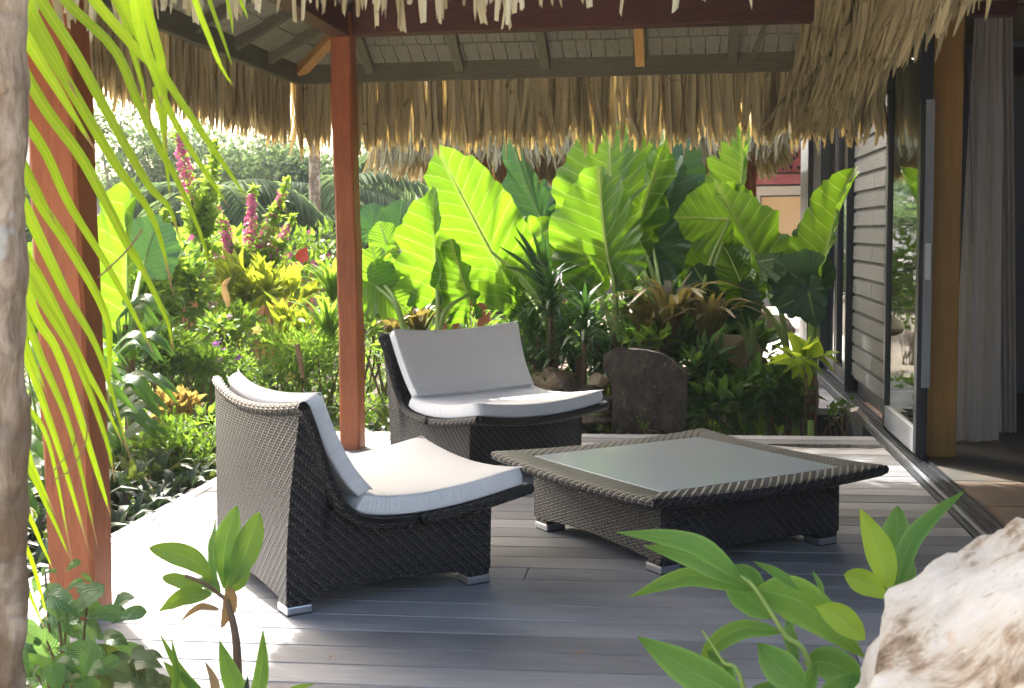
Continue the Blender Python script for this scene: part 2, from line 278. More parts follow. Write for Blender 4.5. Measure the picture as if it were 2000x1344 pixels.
# ---------------------------------------------------------------- mesh helpers
class MB:
    """collects vertices / faces (tris and quads) with uv and a per-leaf tint"""
    def __init__(s): s.V=[];s.Q=[];s.T=[];s.U=[];s.t=[];s.n=0
    def add(s,V,F,U=None,tint=0.):
        V=np.asarray(V,float).reshape(-1,3); F=np.asarray(F,int)
        if U is None: U=np.zeros((len(V),2))
        s.V.append(V); s.U.append(np.asarray(U,float).reshape(-1,2)); s.t.append(np.full(len(V),tint) if np.isscalar(tint) else np.asarray(tint))
        (s.Q if F.shape[1]==4 else s.T).append(F+s.n); s.n+=len(V); return s
    def box(s,a,b,ch=0.,uvs=1.):
        """axis-aligned box, optional chamfer on the vertical sense of its top edges"""
        x0,y0,z0=a;x1,y1,z1=b
        if ch:
            z2=z1-ch
            V=[(x0,y0,z0),(x1,y0,z0),(x1,y1,z0),(x0,y1,z0),(x0,y0,z2),(x1,y0,z2),(x1,y1,z2),(x0,y1,z2),(x0+ch,y0+ch,z1),(x1-ch,y0+ch,z1),(x1-ch,y1-ch,z1),(x0+ch,y1-ch,z1)]
            F=[(3,2,1,0),(0,1,5,4),(1,2,6,5),(2,3,7,6),(3,0,4,7),(4,5,9,8),(5,6,10,9),(6,7,11,10),(7,4,8,11),(8,9,10,11)]
            return s.add(V,F)
        P=[(x0,y0,z0),(x1,y0,z0),(x1,y1,z0),(x0,y1,z0),(x0,y0,z1),(x1,y0,z1),(x1,y1,z1),(x0,y1,z1)]
        for f,ax in (((3,2,1,0),(0,1)),((4,5,6,7),(0,1)),((0,1,5,4),(0,2)),((2,3,7,6),(0,2)),((1,2,6,5),(1,2)),((3,0,4,7),(1,2))):
            q=np.array([P[i] for i in f]); s.add(q,[(0,1,2,3)],q[:,ax]*uvs)
        return s
    def tube(s,pts,r,k=8,cap=True):
        pts=np.asarray(pts,float); n=len(pts); r=np.full(n,r) if np.isscalar(r) else np.asarray(r,float)
        V=[];U=[];L=0
        t=np.gradient(pts,axis=0); ref=V3(0,0,1) if abs(nrm(t[0])[2])<.9 else V3(1,0,0)
        for i in range(n):
            if i: L+=np.linalg.norm(pts[i]-pts[i-1])
            a=nrm(np.cross(nrm(t[i]),ref)); b=np.cross(nrm(t[i]),a)
            for j in range(k):
                q=2*math.pi*j/k; V.append(pts[i]+r[i]*(a*math.cos(q)+b*math.sin(q))); U.append((j/k,L))
        F=[(i*k+j,i*k+(j+1)%k,(i+1)*k+(j+1)%k,(i+1)*k+j) for i in range(n-1) for j in range(k)]
        s.add(V,F,U)
        if cap:
            for e,pt in ((0,pts[0]),(n-1,pts[-1])):
                W=[V[e*k+j] for j in range(k)]+[pt]; s.add(W,[(j,(j+1)%k,k) if e else ((j+1)%k,j,k) for j in range(k)])
        return s
    def build(s,name,mat,parent=None,local=False,label=None,kind=None,smooth=False,cat=None,group=None,weld=False):
        V=np.concatenate(s.V); U=np.concatenate(s.U); t=np.concatenate(s.t)
        if parent is not None and not local: V=V-world_loc(parent)
        Q=np.concatenate(s.Q) if s.Q else np.zeros((0,4),int); T=np.concatenate(s.T) if s.T else np.zeros((0,3),int)
        loops=np.concatenate([Q.ravel(),T.ravel()]).astype(np.int32)
        ls=np.concatenate([np.arange(len(Q))*4,len(Q)*4+np.arange(len(T))*3]).astype(np.int32)
        me=bpy.data.meshes.new(name); me.vertices.add(len(V)); me.vertices.foreach_set('co',V.astype(np.float32).ravel())
        me.loops.add(len(loops)); me.loops.foreach_set('vertex_index',loops); me.polygons.add(len(ls)); me.polygons.foreach_set('loop_start',ls)
        uv=me.uv_layers.new(name='UVMap'); uv.data.foreach_set('uv',U[loops].astype(np.float32).ravel())
        at=me.attributes.new('tint','FLOAT','POINT'); at.data.foreach_set('value',t.astype(np.float32))
        me.polygons.foreach_set('use_smooth',np.full(len(ls),smooth)); me.update(calc_edges=True); me.validate()
        me.materials.append(MATS[mat] if isinstance(mat,str) else mat)
        o=bpy.data.objects.new(name,me); COL.objects.link(o)
        if parent is not None: o.parent=parent
        if weld:
            md=o.modifiers.new('weld','WELD'); md.merge_threshold=.0005
        return tag(o,label,cat,group,kind)
def world_loc(o):
    p=np.zeros(3)
    while o is not None: p=p+np.array(o.location); o=o.parent
    return p
def tag(o,label=None,cat=None,group=None,kind=None):
    if label: o['label']=label
    if cat: o['category']=cat
    if group: o['group']=group
    if kind: o['kind']=kind
    return o
def thing(name,label,cat,loc=(0,0,0),rotz=0.,group=None,kind=None):
    o=bpy.data.objects.new(name,None); COL.objects.link(o); o.empty_display_size=.1; o.location=[float(q) for q in loc]; o.rotation_euler=(0,0,rotz)
    return tag(o,label,cat,group,kind)
def bevel(o,wd,seg=3,ang=40):
    m=o.modifiers.new('bevel','BEVEL'); m.width=wd; m.segments=seg; m.limit_method='ANGLE'; m.angle_limit=R(ang); return o
def bx(name,mat,a,b,parent=None,ch=0.,bev=0.,**k):
    o=MB().box(a,b,ch).build(name,mat,parent,weld=bool(bev),**k)
    if bev: bevel(o,bev,2)
    return o
def shared(name,me,parent,loc=(0,0,0),rot=(0,0,0),scale=(1,1,1)):
    o=bpy.data.objects.new(name,me); COL.objects.link(o); o.parent=parent; o.location=loc; o.rotation_euler=rot; o.scale=scale; return o
def grid_faces(nu,nv):
    i=np.arange(nu-1)[:,None]; j=np.arange(nv-1)[None,:]; a=(i*nv+j); return np.stack([a,a+1,a+nv+1,a+nv],-1).reshape(-1,4)
def spline(pts,n):
    P=np.asarray(pts,float)
    if len(P)==2: t=np.linspace(0,1,n)[:,None]; return P[0]*(1-t)+P[1]*t
    Pe=np.vstack([2*P[0]-P[1],P,2*P[-1]-P[-2]]); out=[]; m=len(P)-1
    for q in np.linspace(0,m-1e-6,n):
        i=int(q); f=q-i; a,b,c,d=Pe[i:i+4]
        out.append(.5*((2*b)+(-a+c)*f+(2*a-5*b+4*c-d)*f*f+(-a+3*b-3*c+d)*f**3))
    return np.array(out)
def prof(kind,s):
    if kind=='lance': return np.maximum(np.sin(np.pi*np.clip(s,0,1)**.80)**.92,.015)
    if kind=='ovate': return np.maximum(np.sin(np.pi*np.clip(s,0,1)**.6)**1.05,.015)
    if kind=='strap': return np.clip(np.minimum(.45+s*3,1)*(1-s**3.2)**.9,.02,1)
    if kind=='leaflet': return np.clip(np.minimum(.75+s*2,1)*(1-s**2.2)**.8,.05,1)
    if kind=='obl': return np.maximum(np.sin(np.pi*s**1.25)**.7,.03)
def ribbon(mb,pts,W,kind='lance',n=14,k=5,nref=None,roll=0.,fold=.25,wave=0.,wf=5,tint=None,curl=0.,ph=0.):
    """a leaf blade along a curve: k vertices across, folded along the midrib, edges waved"""
    P=spline(pts,n); T=np.gradient(P,axis=0); s=np.linspace(0,1,n); w=prof(kind,s)*W/2
    if nref is None: nref=nrm(CAM-P[0])
    V=[];U=[]; q=np.linspace(-1,1,k)
    for i in range(n):
        t=nrm(T[i]); sd_=nrm(np.cross(t,nref)); nn=np.cross(sd_,t)
        if roll: c,z=math.cos(roll),math.sin(roll); sd_,nn=sd_*c+nn*z,nn*c-sd_*z
        for x in q:
            off=fold*abs(x)*w[i]+wave*W*abs(x)**1.5*math.sin(s[i]*wf*6.28+ph+(1.3 if x>0 else 0))-curl*w[i]*x*x
            V.append(P[i]+sd_*x*w[i]+nn*off); U.append(((x+1)/2,s[i]))
    mb.add(V,grid_faces(n,k),U,random.random() if tint is None else tint)
def leaf_obj(name,mat,parent,*a,**k):
    m=MB(); lab=k.pop('label',None); ribbon(m,*a,**k); return m.build(name,mat,parent,smooth=True,label=lab)
# ---- small leaves scattered as numpy arrays
def leaf_template(kind='ovate',fold=.25,seg=4,curl=.15):
    s=np.linspace(0,1,seg+1); w=prof(kind,s)*.5; V=[];U=[]
    for i,t in enumerate(s):
        for x in (-1,0,1): V.append((x*w[i],t,fold*abs(x)*w[i]-curl*t*t)); U.append(((x+1)/2,t))
    return np.array(V),grid_faces(seg+1,3),np.array(U)
TPL={k:leaf_template(k) for k in ('ovate','lance','strap')}
TPL['tiny']=leaf_template('ovate',.3,2,.1)
def scatter(mb,tpl,P,D,N,L,W):
    """P base points, D growing directions, N approximate normals, L lengths, W widths"""
    V,F,U=TPL[tpl]; n=len(P); D=D/np.linalg.norm(D,axis=1,keepdims=True)
    S=np.cross(D,N); S/=np.linalg.norm(S,axis=1,keepdims=True)+1e-9; N=np.cross(S,D)
    L=np.asarray(L)[:,None,None]; W=np.asarray(W)[:,None,None]
    out=P[:,None]+V[None,:,0,None]*W*S[:,None]+V[None,:,1,None]*L*D[:,None]+V[None,:,2,None]*L*N[:,None]
    FF=(F[None]+(np.arange(n)*len(V))[:,None,None]).reshape(-1,4)
    mb.add(out.reshape(-1,3),FF,np.tile(U,(n,1)),np.repeat(rng.random(n),len(V)))
def rvec(n): v=rng.normal(size=(n,3)); return v/np.linalg.norm(v,axis=1,keepdims=True)
def shrub(name,label,cat,c,rad,n,L,W,mat,tpl='ovate',group=None,upb=.5,clumps=14,stem='stem_brown',flowers=None,stems=7,droop=0.,ground=-.2):
    """a bush: stems from the ground to leaf clumps, leaves round every clump"""
    c=V3(*c); rad=V3(*rad); base=V3(c[0],c[1],ground); t=thing(name,label,cat,base,group=group)
    cc=rvec(clumps)*(rng.random((clumps,1))**.5)*rad*.8+c; cc[:,2]=np.maximum(cc[:,2],ground+.1)
    mb=MB()
    for i in range(min(stems,clumps)):
        a=base+V3(rng.normal()*.05,rng.normal()*.05,0); mb.tube(spline([a,(a+cc[i])/2+V3(*(rng.normal(size=3)*.06)),cc[i]],6),np.linspace(.008,.003,6)*(1+rad[2]),5)
    mb.build('stem',stem,t,smooth=True)
    idx=rng.integers(0,clumps,n); cs=rad*rng.uniform(.28,.5,size=(clumps,1))
    off=rvec(n); P=cc[idx]+off*cs[idx]*(rng.random((n,1))**.4); P[:,2]=np.maximum(P[:,2],ground+.02)
    D=off*.8+rvec(n)*.55+V3(0,0,upb-droop); N=V3(0,0,1)+rvec(n)*.5
    l=L*rng.uniform(.6,1.25,n); mb=MB(); scatter(mb,tpl,P,D,N,l,l*W*rng.uniform(.8,1.2,n))
    mb.build('foliage',mat,t,kind='stuff',smooth=True)
    if flowers:
        fm,fn,fs=flowers; idx=rng.integers(0,clumps,fn); off=rvec(fn); off[:,2]=abs(off[:,2]); P0=cc[idx]+off*cs[idx]*1.05
        mb=MB()
        for q in range(5):
            a=rng.random(fn)*.5+q*1.256; D=np.stack([np.cos(a),np.sin(a)*.6-.5,np.sin(a)*.8+.2],1); scatter(mb,'tiny',P0,D,np.tile(V3(0,-.8,.6),(fn,1)),np.full(fn,fs),np.full(fn,fs*.8))
        mb.build('flower',fm,t,kind='stuff')
    return t
def rock(name,label,c,rad,mat,seed=0,sub=4,amp=.16,cuts=9,rot=0.,parent=None,group=None,cat='rock',smooth=False,low=1.):
    import bmesh
    bm=bmesh.new(); bmesh.ops.create_icosphere(bm,subdivisions=sub,radius=1); rr=random.Random(seed)
    pl=[(Vector((rr.gauss(0,1),rr.gauss(0,1),rr.gauss(0,1))).normalized(),rr.uniform(.62,.88)) for _ in range(cuts)]
    for v in bm.verts:
        p=v.co.copy()
        for nn,d in pl:
            e=p.dot(nn)-d
            if e>0: p-=nn*e*.9
        nz=mnoise.fractal(p*1.6+Vector((seed*3.1,0,0)),1,2.1,5)
        p*=1+amp*nz+amp*.25*mnoise.fractal(p*7+Vector((seed,0,0)),1,2,3)
        q=Matrix.Rotation(rot,3,'Z')@Vector((p.x*rad[0],p.y*rad[1],p.z*rad[2]*(low if p.z<0 else 1))); v.co=q
    me=bpy.data.meshes.new(name); bm.to_mesh(me); bm.free(); me.materials.append(MATS[mat])
    for p in me.polygons: p.use_smooth=smooth
    o=bpy.data.objects.new(name,me); COL.objects.link(o); o.location=[float(q) for q in c]
    if parent: o.parent=parent
    return tag(o,label,cat if not parent else None,group)
# ---------------------------------------------------------------- THE SETTING
m=MB(); m.box((-170,-7,-.5),(120,158,-.26)); m.build('ground','soil',kind='structure')
# hills far behind the garden
m=MB(); nx,ny=90,14; X=np.linspace(-160,120,nx); Yv=np.linspace(70,150,ny); vv=[]
for x in X:
    for j,y in enumerate(Yv):
        h=(j/(ny-1))**.8; z=-1+h*(2.2+7.*math.exp(-((x+33)/24)**2)+.8*mnoise.noise(Vector((x*.05,0,0))))+.7*mnoise.noise(Vector((x*.25,y*.25,0)))
        vv.append((x,y,z))
m.add(vv,grid_faces(nx,ny)[:,::-1]); m.build('hill','hill',kind='structure',smooth=True)
# sunlit path between the houses on the right
m=MB(); pp=[G(1480,560,-.1),G(1600,560,-.1),G(1600,745,-.1),G(1500,742,-.1)]
path=thing('path',None,None,(0.9,12,0),kind='structure')   # paved way past the house, plus unseen paving added to bounce light
for i in range(10):
    for j in range(9): MB().box((-6+i*1.25+random.uniform(0,.03),-6.6+j*.88,-.3),(-4.79+i*1.25,-5.75+j*.88,-.2+random.uniform(-.006,.006)),.012).build('paving_stone','path_stone',path)  # added pale slabs around the camera, fill light for the furniture fronts
bx('path_base','curb',(.55,11.2,-.30),(2.2,24,-.14),path)
for i in range(10):
    for j in range(3):
        y0=11.3+i*1.2; x0=.6+j*.52
        MB().box((x0+random.uniform(0,.03),y0,-.2),(x0+.49,y0+1.15,-.1+random.uniform(-.006,.006)),.012).build('paving_stone','path_stone',path)
# timber deck: every board an object
deck=thing('deck',None,None,(-.5,5.6,0),kind='structure')
BW=.163; y=2.95; bme={}
k=0
while y<7.86:
    y1=min(y+BW-.005,7.86)
    joints=[-2.36,1.27] if k%5 else [-2.36,random.uniform(-1.6,.8),1.27]
    for a,b in zip(joints[:-1],joints[1:]):
        MB().box((a,y,-.03),(b-.004 if b<1.2 else b,y1,0+random.uniform(-.0008,.0008)),.003).build('deck_board','deck_board',deck)
    y+=BW; k+=1
bx('edge_board','deck_board',(-2.44,2.95,-.16),(-2.365,8.0,.0),deck,bev=.004)
bx('edge_board','deck_board',(-2.364,7.865,-.16),(1.27,8.0,.001),deck,bev=.004)
bx('deck_frame','dark_frame',(-2.42,3.0,-.26),(1.27,7.95,-.034),deck)
bx('deck_skirt','grey_timber',(-2.44,2.9,-.26),(1.27,2.945,-.002),deck)
tag(MB().box((-6,8.001,-.4),(1.30,8.06,-.06)).build('curb','curb'),kind='structure')
# wet patch on the boards by the door
m=MB(); c0=G(1632,872); n_=26
vv=[(c0[0]+.36*math.cos(a)*(1+.25*math.sin(3*a)),c0[1]+.09*math.sin(a)*(1+.3*math.cos(2*a)),.0028) for a in np.linspace(0,2*math.pi,n_,endpoint=False)]+[(c0[0],c0[1],.0035)]
m.add(vv,[(i,(i+1)%n_,n_) for i in range(n_)]); m.build('puddle','water',kind='structure')
random.seed(5)
for px,py,l,lb in ((520,1255,.03,'dry leaf bit on the shaded boards right of the young front plant'),(1500,985,.025,'dry leaf bit on the deck under the table side near the window track'),(980,1180,.018,'small dark crumb on the deck right of the nearer chair foot'),(1122,1282,.055,'brown sliver of dry leaf alone on the front deck boards, left of the ginger leaves'),(1090,1258,.015,'tiny dark leaf crumb beside the brown leaf sliver on the deck'),(1091,1074,.02,'tiny dry leaf bit on the deck between the nearer chair and the table'),
        (640,1290,.04,'dry leaf bit on the deck in front of the nearer chair foot'),(760,860,.03,'dry leaf bit on the sunlit boards near the middle post'),(1700,1000,.03,'dry leaf bit on the deck beside the door track'),(330,1010,.04,'dry leaf bit on the sunlit deck left of the nearer chair'),(900,1215,.02,'pale leaf crumb on the front deck boards below the chair')):
    q=G(px,py); x,y=q[0],q[1]; a=.7 if l>.05 else random.uniform(0,6.28)
    o=V3(math.cos(a),math.sin(a),0); m=MB(); ribbon(m,[V3(x,y,.004),V3(x,y,.010)+o*l*.5,V3(x,y,.005)+o*l],l*.28,'lance',6,3,nref=V3(0,0,1),fold=.3)
    tag(m.build('fallen_leaf','dead_leaf'),lb,'leaf','fallen leaf bits on the deck')
# ---------------------------------------------------------------- THE PORCH
def strip_arrays(P,out,tan,L,W,bo,bt,tw,seg=5,tipr=.35):
    """hanging folded thatch leaves; P tops, out outward unit, tan along the eave"""
    n=len(P); s=np.linspace(0,1,seg+1); V=np.zeros((n,seg+1,3,3)); U=np.zeros((n,seg+1,3,2))
    c,z=np.cos(tw)[:,None],np.sin(tw)[:,None]; side=tan*c+out*z; nor=-tan*z+out*c
    for i,t in enumerate(s):
        cen=P+out*(bo*t*t)[:,None]+tan*(bt*t**2)[:,None]-V3(0,0,1)*(L*t)[:,None]
        wd=W*(1 if t<.8 else (1-(t-.8)/.2*(1-tipr)))
        for j,x in enumerate((-1,0,1)):
            V[:,i,j]=cen+side*(x*wd/2)[:,None]+nor*((abs(x)-.5)*-.32*wd)[:,None]; U[:,i,j]=((x+1)/2,t)
            if i==seg: V[:,i,j,2]+=rng.uniform(-.012,.012,n)
    F=grid_faces(seg+1,3); FF=(F[None]+(np.arange(n)*3*(seg+1))[:,None,None]).reshape(-1,4)
    return V.reshape(-1,3),FF,U.reshape(-1,2),np.repeat(rng.random(n),3*(seg+1))
def fringe(mb,A,B,out,n,L=(.36,.46),W=.022,bo=(-.02,.05),bt=.05,jit=.02,zj=.02,tw=.7):
    A,B=V3(*A),V3(*B); t=rng.random(n)[:,None]; P=A+(B-A)*t+V3(*out)*rng.uniform(-jit,jit,n)[:,None]; P[:,2]+=rng.uniform(-zj,zj,n)
    tan=np.tile(nrm(B-A),(n,1)); o=np.tile(nrm(out),(n,1))
    clump=np.sin(t[:,0]*np.linalg.norm(B-A)*23)*.02+np.sin(t[:,0]*np.linalg.norm(B-A)*61+1)*.012
    mb.add(*strip_arrays(P,o,tan,rng.uniform(*L,n)+clump,W*rng.uniform(.7,1.3,n),rng.uniform(*bo,n),rng.normal(size=n)*bt+clump*1.2,rng.normal(size=n)*tw))
def roof_shell(parent,x0,x1,y0,y1,z0,slope,th=.16,mat='thatch_core',name='thatch_covering'):
    """hip roof: upper and lower skins"""
    h=min(x1-x0,y1-y0)/2; zr=z0+slope*h
    if (x1-x0)<(y1-y0): r0,r1=((x0+x1)/2,y0+h),((x0+x1)/2,y1-h)
    else: r0,r1=(x0+h,(y0+y1)/2),(x1-h,(y0+y1)/2)
    V=[]
    for dz in (th,0): V+=[(x0,y0,z0+dz),(x1,y0,z0+dz),(x1,y1,z0+dz),(x0,y1,z0+dz),(*r0,zr+dz),(*r1,zr+dz)]
    m=MB(); Q=[];T=[]
    for o,fl in ((0,1),(6,-1)):
        if (x1-x0)<(y1-y0): q=[(1,2,5,4),(3,0,4,5)]; t_=[(0,1,4),(2,3,5)]
        else: q=[(0,1,5,4),(2,3,4,5)]; t_=[(1,2,5),(3,0,4)]
        Q+=[tuple(o+i for i in f[::fl]) for f in q]; T+=[tuple(o+i for i in f[::fl]) for f in t_]
    Q+=[(0,6,7,1),(1,7,8,2),(2,8,9,3),(3,9,6,0)]
    m.add(V,Q); m.T.append(np.array(T)); return m.build(name,mat,parent,kind='stuff'),zr,r0,r1
EX0,EX1,EY0,EY1=-2.48,.80,3.05,8.2; FZ=2.30; SL=.55
porch=thing('thatched_porch','thatched porch roof on red posts over the timber deck with the two lounge chairs','porch',(-.8,5.6,0))
def post(x0,x1,y0,y1,z1,parent,mat='post_paint',name='post'):
    m=MB(); n=30; z=np.linspace(0,z1,n); V=[];ch=.012
    ring=[(x0+ch,y0),(x1-ch,y0),(x1,y0+ch),(x1,y1-ch),(x1-ch,y1),(x0+ch,y1),(x0,y1-ch),(x0,y0+ch)]
    for zz in z:
        for i,(a,b) in enumerate(ring):
            d=.006*mnoise.noise(Vector((a*9,b*9,zz*2.3+i)))+.003*mnoise.noise(Vector((a*9,i,zz*13))); V.append((a+d+.006*math.sin(zz*2.1),b+d,zz))
    k=8; F=[(i*k+j,i*k+(j+1)%k,(i+1)*k+(j+1)%k,(i+1)*k+j) for i in range(n-1) for j in range(k)]
    m.add(V,F); return m.build(name,mat,parent)
post(-2.105,-1.94,3.93,4.09,2.62,porch); post(-1.99,-1.865,7.31,7.46,2.60,porch)
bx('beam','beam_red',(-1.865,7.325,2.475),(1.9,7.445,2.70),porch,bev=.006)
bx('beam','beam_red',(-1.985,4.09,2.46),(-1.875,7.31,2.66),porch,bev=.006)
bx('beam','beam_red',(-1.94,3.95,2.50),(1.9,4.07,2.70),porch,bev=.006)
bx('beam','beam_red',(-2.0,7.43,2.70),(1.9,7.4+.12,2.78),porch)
# fascia boards round the eave
bx('fascia_board','grey_timber',(EX0,EY1-.04,FZ),(EX1+.4,EY1,FZ+.155),porch,bev=.004)
bx('fascia_board','grey_timber_y',(EX0,EY0,FZ),(EX0+.04,EY1-.041,FZ+.155),porch,bev=.004)
bx('fascia_board','grey_timber',(EX0+.041,EY0,FZ),(EX1,EY0+.04,FZ+.155),porch,bev=.004)
def raf(p0,p1,wd,dp,mat,name='rafter'):
    p0,p1=V3(*p0),V3(*p1); d=nrm(p1-p0); s=nrm(np.cross(d,V3(0,0,1)))*wd/2; u=np.cross(s*2/wd,d)*dp
    V=[p0-s,p0+s,p0+s+u,p0-s+u,p1-s,p1+s,p1+s+u,p1-s+u]
    MB().add(V,[(0,3,2,1),(4,5,6,7),(0,1,5,4),(1,2,6,5),(2,3,7,6),(3,0,4,7)]).build(name,mat,porch)
yi=EY1-.041; zb=FZ+.05; ry=(EY0+EY1)/2; hx=(EX1-EX0)/2; zr=FZ+.12+SL*hx
for i,px in enumerate((722,897,1064,1250,1430)):
    X0=PY(px,120,8.15)[0]; raf((X0,yi,zb),(X0,yi-1.35,zb+SL*1.35),.058,.09,'fresh_timber' if i==3 else 'grey_timber_y')
raf((.52,yi,zb+.03),(.70,yi-.9,zb+SL*1.05),.03,.05,'grey_timber_y')
raf((EX0+.05,yi,zb+.0),(EX0+1.5,yi-1.45,zb+SL*1.45),.075,.10,'fresh_timber')     # hip rafter at the corner
for yy in (7.55,6.95,6.35,5.75,5.15,4.55,3.95,3.4): raf((EX0+.041,yy,zb),(EX0+1.5,yy,zb+SL*1.46),.058,.09,'grey_timber')
for xx in (-1.9,-1.3,-.7,-.1,.5): raf((xx,EY0+.041,zb),(xx,EY0+1.4,zb+SL*1.36),.058,.09,'grey_timber_y')
# the woven lath mats under the thatch, laid in courses: real overlapping strips
zl=FZ+.128
def lath(mb,A,B,ins,n,course):
    A,B=V3(*A),V3(*B); ins=V3(*ins)
    L=np.linalg.norm(B-A); k=int(L/.09); t=nrm(B-A)
    for i in range(k):
        a=A+t*(i*.09+.002); b=a+t*(.084); z0=random.uniform(-.003,.003)
        d=ins*course+V3(0,0,SL*course); e=V3(0,0,-.012+z0)
        V=[a,b,b+d+e,a+d+e]; V=V+[v+V3(0,0,.008) for v in V]
        mb.add(V,[(0,3,2,1),(4,5,6,7),(0,1,5,4),(2,3,7,6),(1,2,6,5),(3,0,4,7)],None,random.random())
m=MB()
for j in range(7):
    o=j*.16; 
    lath(m,(EX0+o,EY1-.05-o,zl+SL*o-.01),(EX1+.3,EY1-.05-o,zl+SL*o-.01),(0,-1,0),0,.17)
    lath(m,(EX0+.05+o,EY0+o,zl+SL*o-.01),(EX0+.05+o,EY1-.05-o,zl+SL*o-.01),(1,0,0),0,.17)
m.build('lath_mat','roof_lath',porch,kind='stuff')
roof_shell(porch,EX0-.04,EX1+1.9,EY0-.04,EY1+.04,FZ+.15,SL)
# near eave: 300 leaves as parts
tm=[]
for v in range(14):
    mb=MB(); mb.add(*strip_arrays(V3(0,0,0)[None],V3(0,-1,0)[None],V3(1,0,0)[None],V3(.42)[:1],V3(.021)[:1],np.array([rng.uniform(-.02,.05)]),np.array([rng.normal()*.03]),np.array([rng.normal()*.6]),seg=8,tipr=rng.uniform(.3,.8)))
    me=mb.build('thatch_leaf','thatch',smooth=True); tm.append(me.data); bpy.data.objects.remove(me)
pl=np.array(porch.location)
for i in range(300):
    x=EX0-.05+(EX1-EX0+.1)*((i+random.random())/300)
    d=.045*math.sin(x*3.1+2)+.02*math.sin(x*17)
    px=1309+2440*x/3.05
    short=.07 if px>1050 and random.random()<.8 else 0
    z=FZ+.075-d*.6+short+random.uniform(-.05,.035)+(.03 if px>1200 else 0)
    o=shared('thatch_leaf',random.choice(tm),porch,(x-pl[0],EY0-.05-random.random()*.12-pl[1],z),(random.uniform(-.12,.05),random.gauss(0,.07),random.gauss(0,.35)),(random.uniform(.8,1.25),1,random.uniform(1.24,1.36)))
m=MB()
fringe(m,(EX0-.04,EY0-.05,FZ+.10),(-.15,EY0-.05,FZ+.10),(0,-1,0),420,L=(.42,.56),W=.02,bt=.03,jit=.06)
fringe(m,(-.15,EY0-.05,FZ+.12),(EX1+.05,EY0-.05,FZ+.12),(0,-1,0),240,L=(.36,.50),W=.02,bt=.03,jit=.06)
fringe(m,(EX0-.03,EY1+.03,FZ+.06),(EX1+.55,EY1+.03,FZ+.06),(0,1,0),400,L=(.40,.55),W=.031,bt=.03)
fringe(m,(EX0-.03,EY1+.05,FZ+.10),(EX1+.55,EY1+.05,FZ+.10),(0,1,0),300,L=(.42,.53),W=.031,bt=.05)
fringe(m,(EX0-.03,EY1+.09,FZ+.16),(EX1+.4,EY1+.09,FZ+.16),(0,1,0),170,L=(.42,.56),W=.026,bt=.05)
fringe(m,(EX0-.03,EY0,FZ+.06),(EX0-.03,EY1,FZ+.06),(-1,0,0),620,L=(.34,.48),W=.026,bt=.03)
fringe(m,(EX0-.06,EY0,FZ+.1),(EX0-.06,EY1,FZ+.1),(-1,0,0),480,L=(.36,.48),W=.026,bt=.05)
fringe(m,(EX0-.1,EY0,FZ+.16),(EX0-.1,EY1,FZ+.16),(-1,0,0),200,L=(.4,.5),W=.026,bt=.05)
m.build('thatch_fringe','thatch',porch,kind='stuff',smooth=True)
# ---------------------------------------------------------------- THE HOUSE ON THE RIGHT
house=thing('bungalow','dark framed timber bungalow with open glass doors and thatch eave, right of the deck','house',(1.4,7.5,0))
WX=1.45
# grey shiplap wall panel
wall=thing('siding_wall','grey timber siding panel',None,(WX,9.2,0)); wall.parent=house; wall.location=(WX-1.4,9.2-7.5,0)
del wall['label']
k=-10
while True:
    z0=1.3+.131*k; z1=z0+.131
    if z0<.0: k+=1; continue
    if z0>2.42: break
    joints=[8.29,9.18+random.uniform(-.05,.05),10.14] if k%2==0 else [8.29,10.14]
    for a,b in zip(joints[:-1],joints[1:]):
        mb=MB(); xo=WX; t=.016
        P=[(xo,z0),(xo-.004,z0+.018),(xo-t-.004,z0+.03),(xo-t,min(z1,2.44)),(xo+.03,min(z1,2.44)),(xo+.03,z0)]
        V=[(p[0],a,p[1]) for p in P]+[(p[0],b-.009,p[1]) for p in P]; F=[(i,(i+1)%6,(i+1)%6+6,i+6) for i in range(6)]
        mb.add(V,F); mb.add([V[i] for i in (0,1,2,3)],[(3,2,1,0)]); mb.add([V[i+6] for i in (0,1,2,3)],[(0,1,2,3)])
        mb.build('siding_board','siding',wall)
    k+=1
bx('wall_backing','dark_frame',(WX+.031,8.28,0),(WX+.10,10.15,2.44),house)
# glass door leaf near the camera, its frame, glass and lock
def window(y0,y1,z0,z1,x,fr=.05,th=.05,name='glass_door',mat='dark_frame',low=None):
    d=thing(name,None,None,(x,y0,0)); d.parent=house; d.location=(x-1.4,y0-7.5,0)
    bx('frame_stile',mat,(x,y0,z0),(x+th,y0+fr,z1),d,bev=.003); bx('frame_stile',mat,(x,y1-fr,z0),(x+th,y1,z1),d,bev=.003)
    bx('frame_rail',mat,(x+.002,y0+fr,z1-fr),(x+th-.002,y1-fr,z1),d); bx('frame_rail',low or mat,(x+.002,y0+fr,z0),(x+th-.002,y1-fr,z0+fr*1.8),d)
    bx('glass_pane','window_glass',(x+th/2-.004,y0+fr,z0+fr*1.8),(x+th/2+.004,y1-fr,z1-fr),d)
    return d
gd=window(7.13,8.24,.04,2.42,1.36,.075,.045,low='light_frame')
bx('edge_strip','light_frame',(1.385,7.118,.42),(1.43,7.129,2.0),gd); bx('lock_plate','aluminium',(1.392,7.109,1.02),(1.42,7.117,1.22),gd)
for zz in (.62,.42,.22): MB().add([(1.379,7.75,zz),(1.379,7.79,zz+.012),(1.379,7.75,zz+.024)],[(0,1,2)]).build('sticker','stone_trim',gd)
bx('door_jamb','dark_frame',(1.40,7.16,.0),(1.428,7.27,2.47),house,bev=.003)
for (a,b) in ((10.2,11.05),(11.1,12.2),(12.25,13.4)): window(a,b,.04,2.42,WX-.03,.06,.06,name='glass_door')
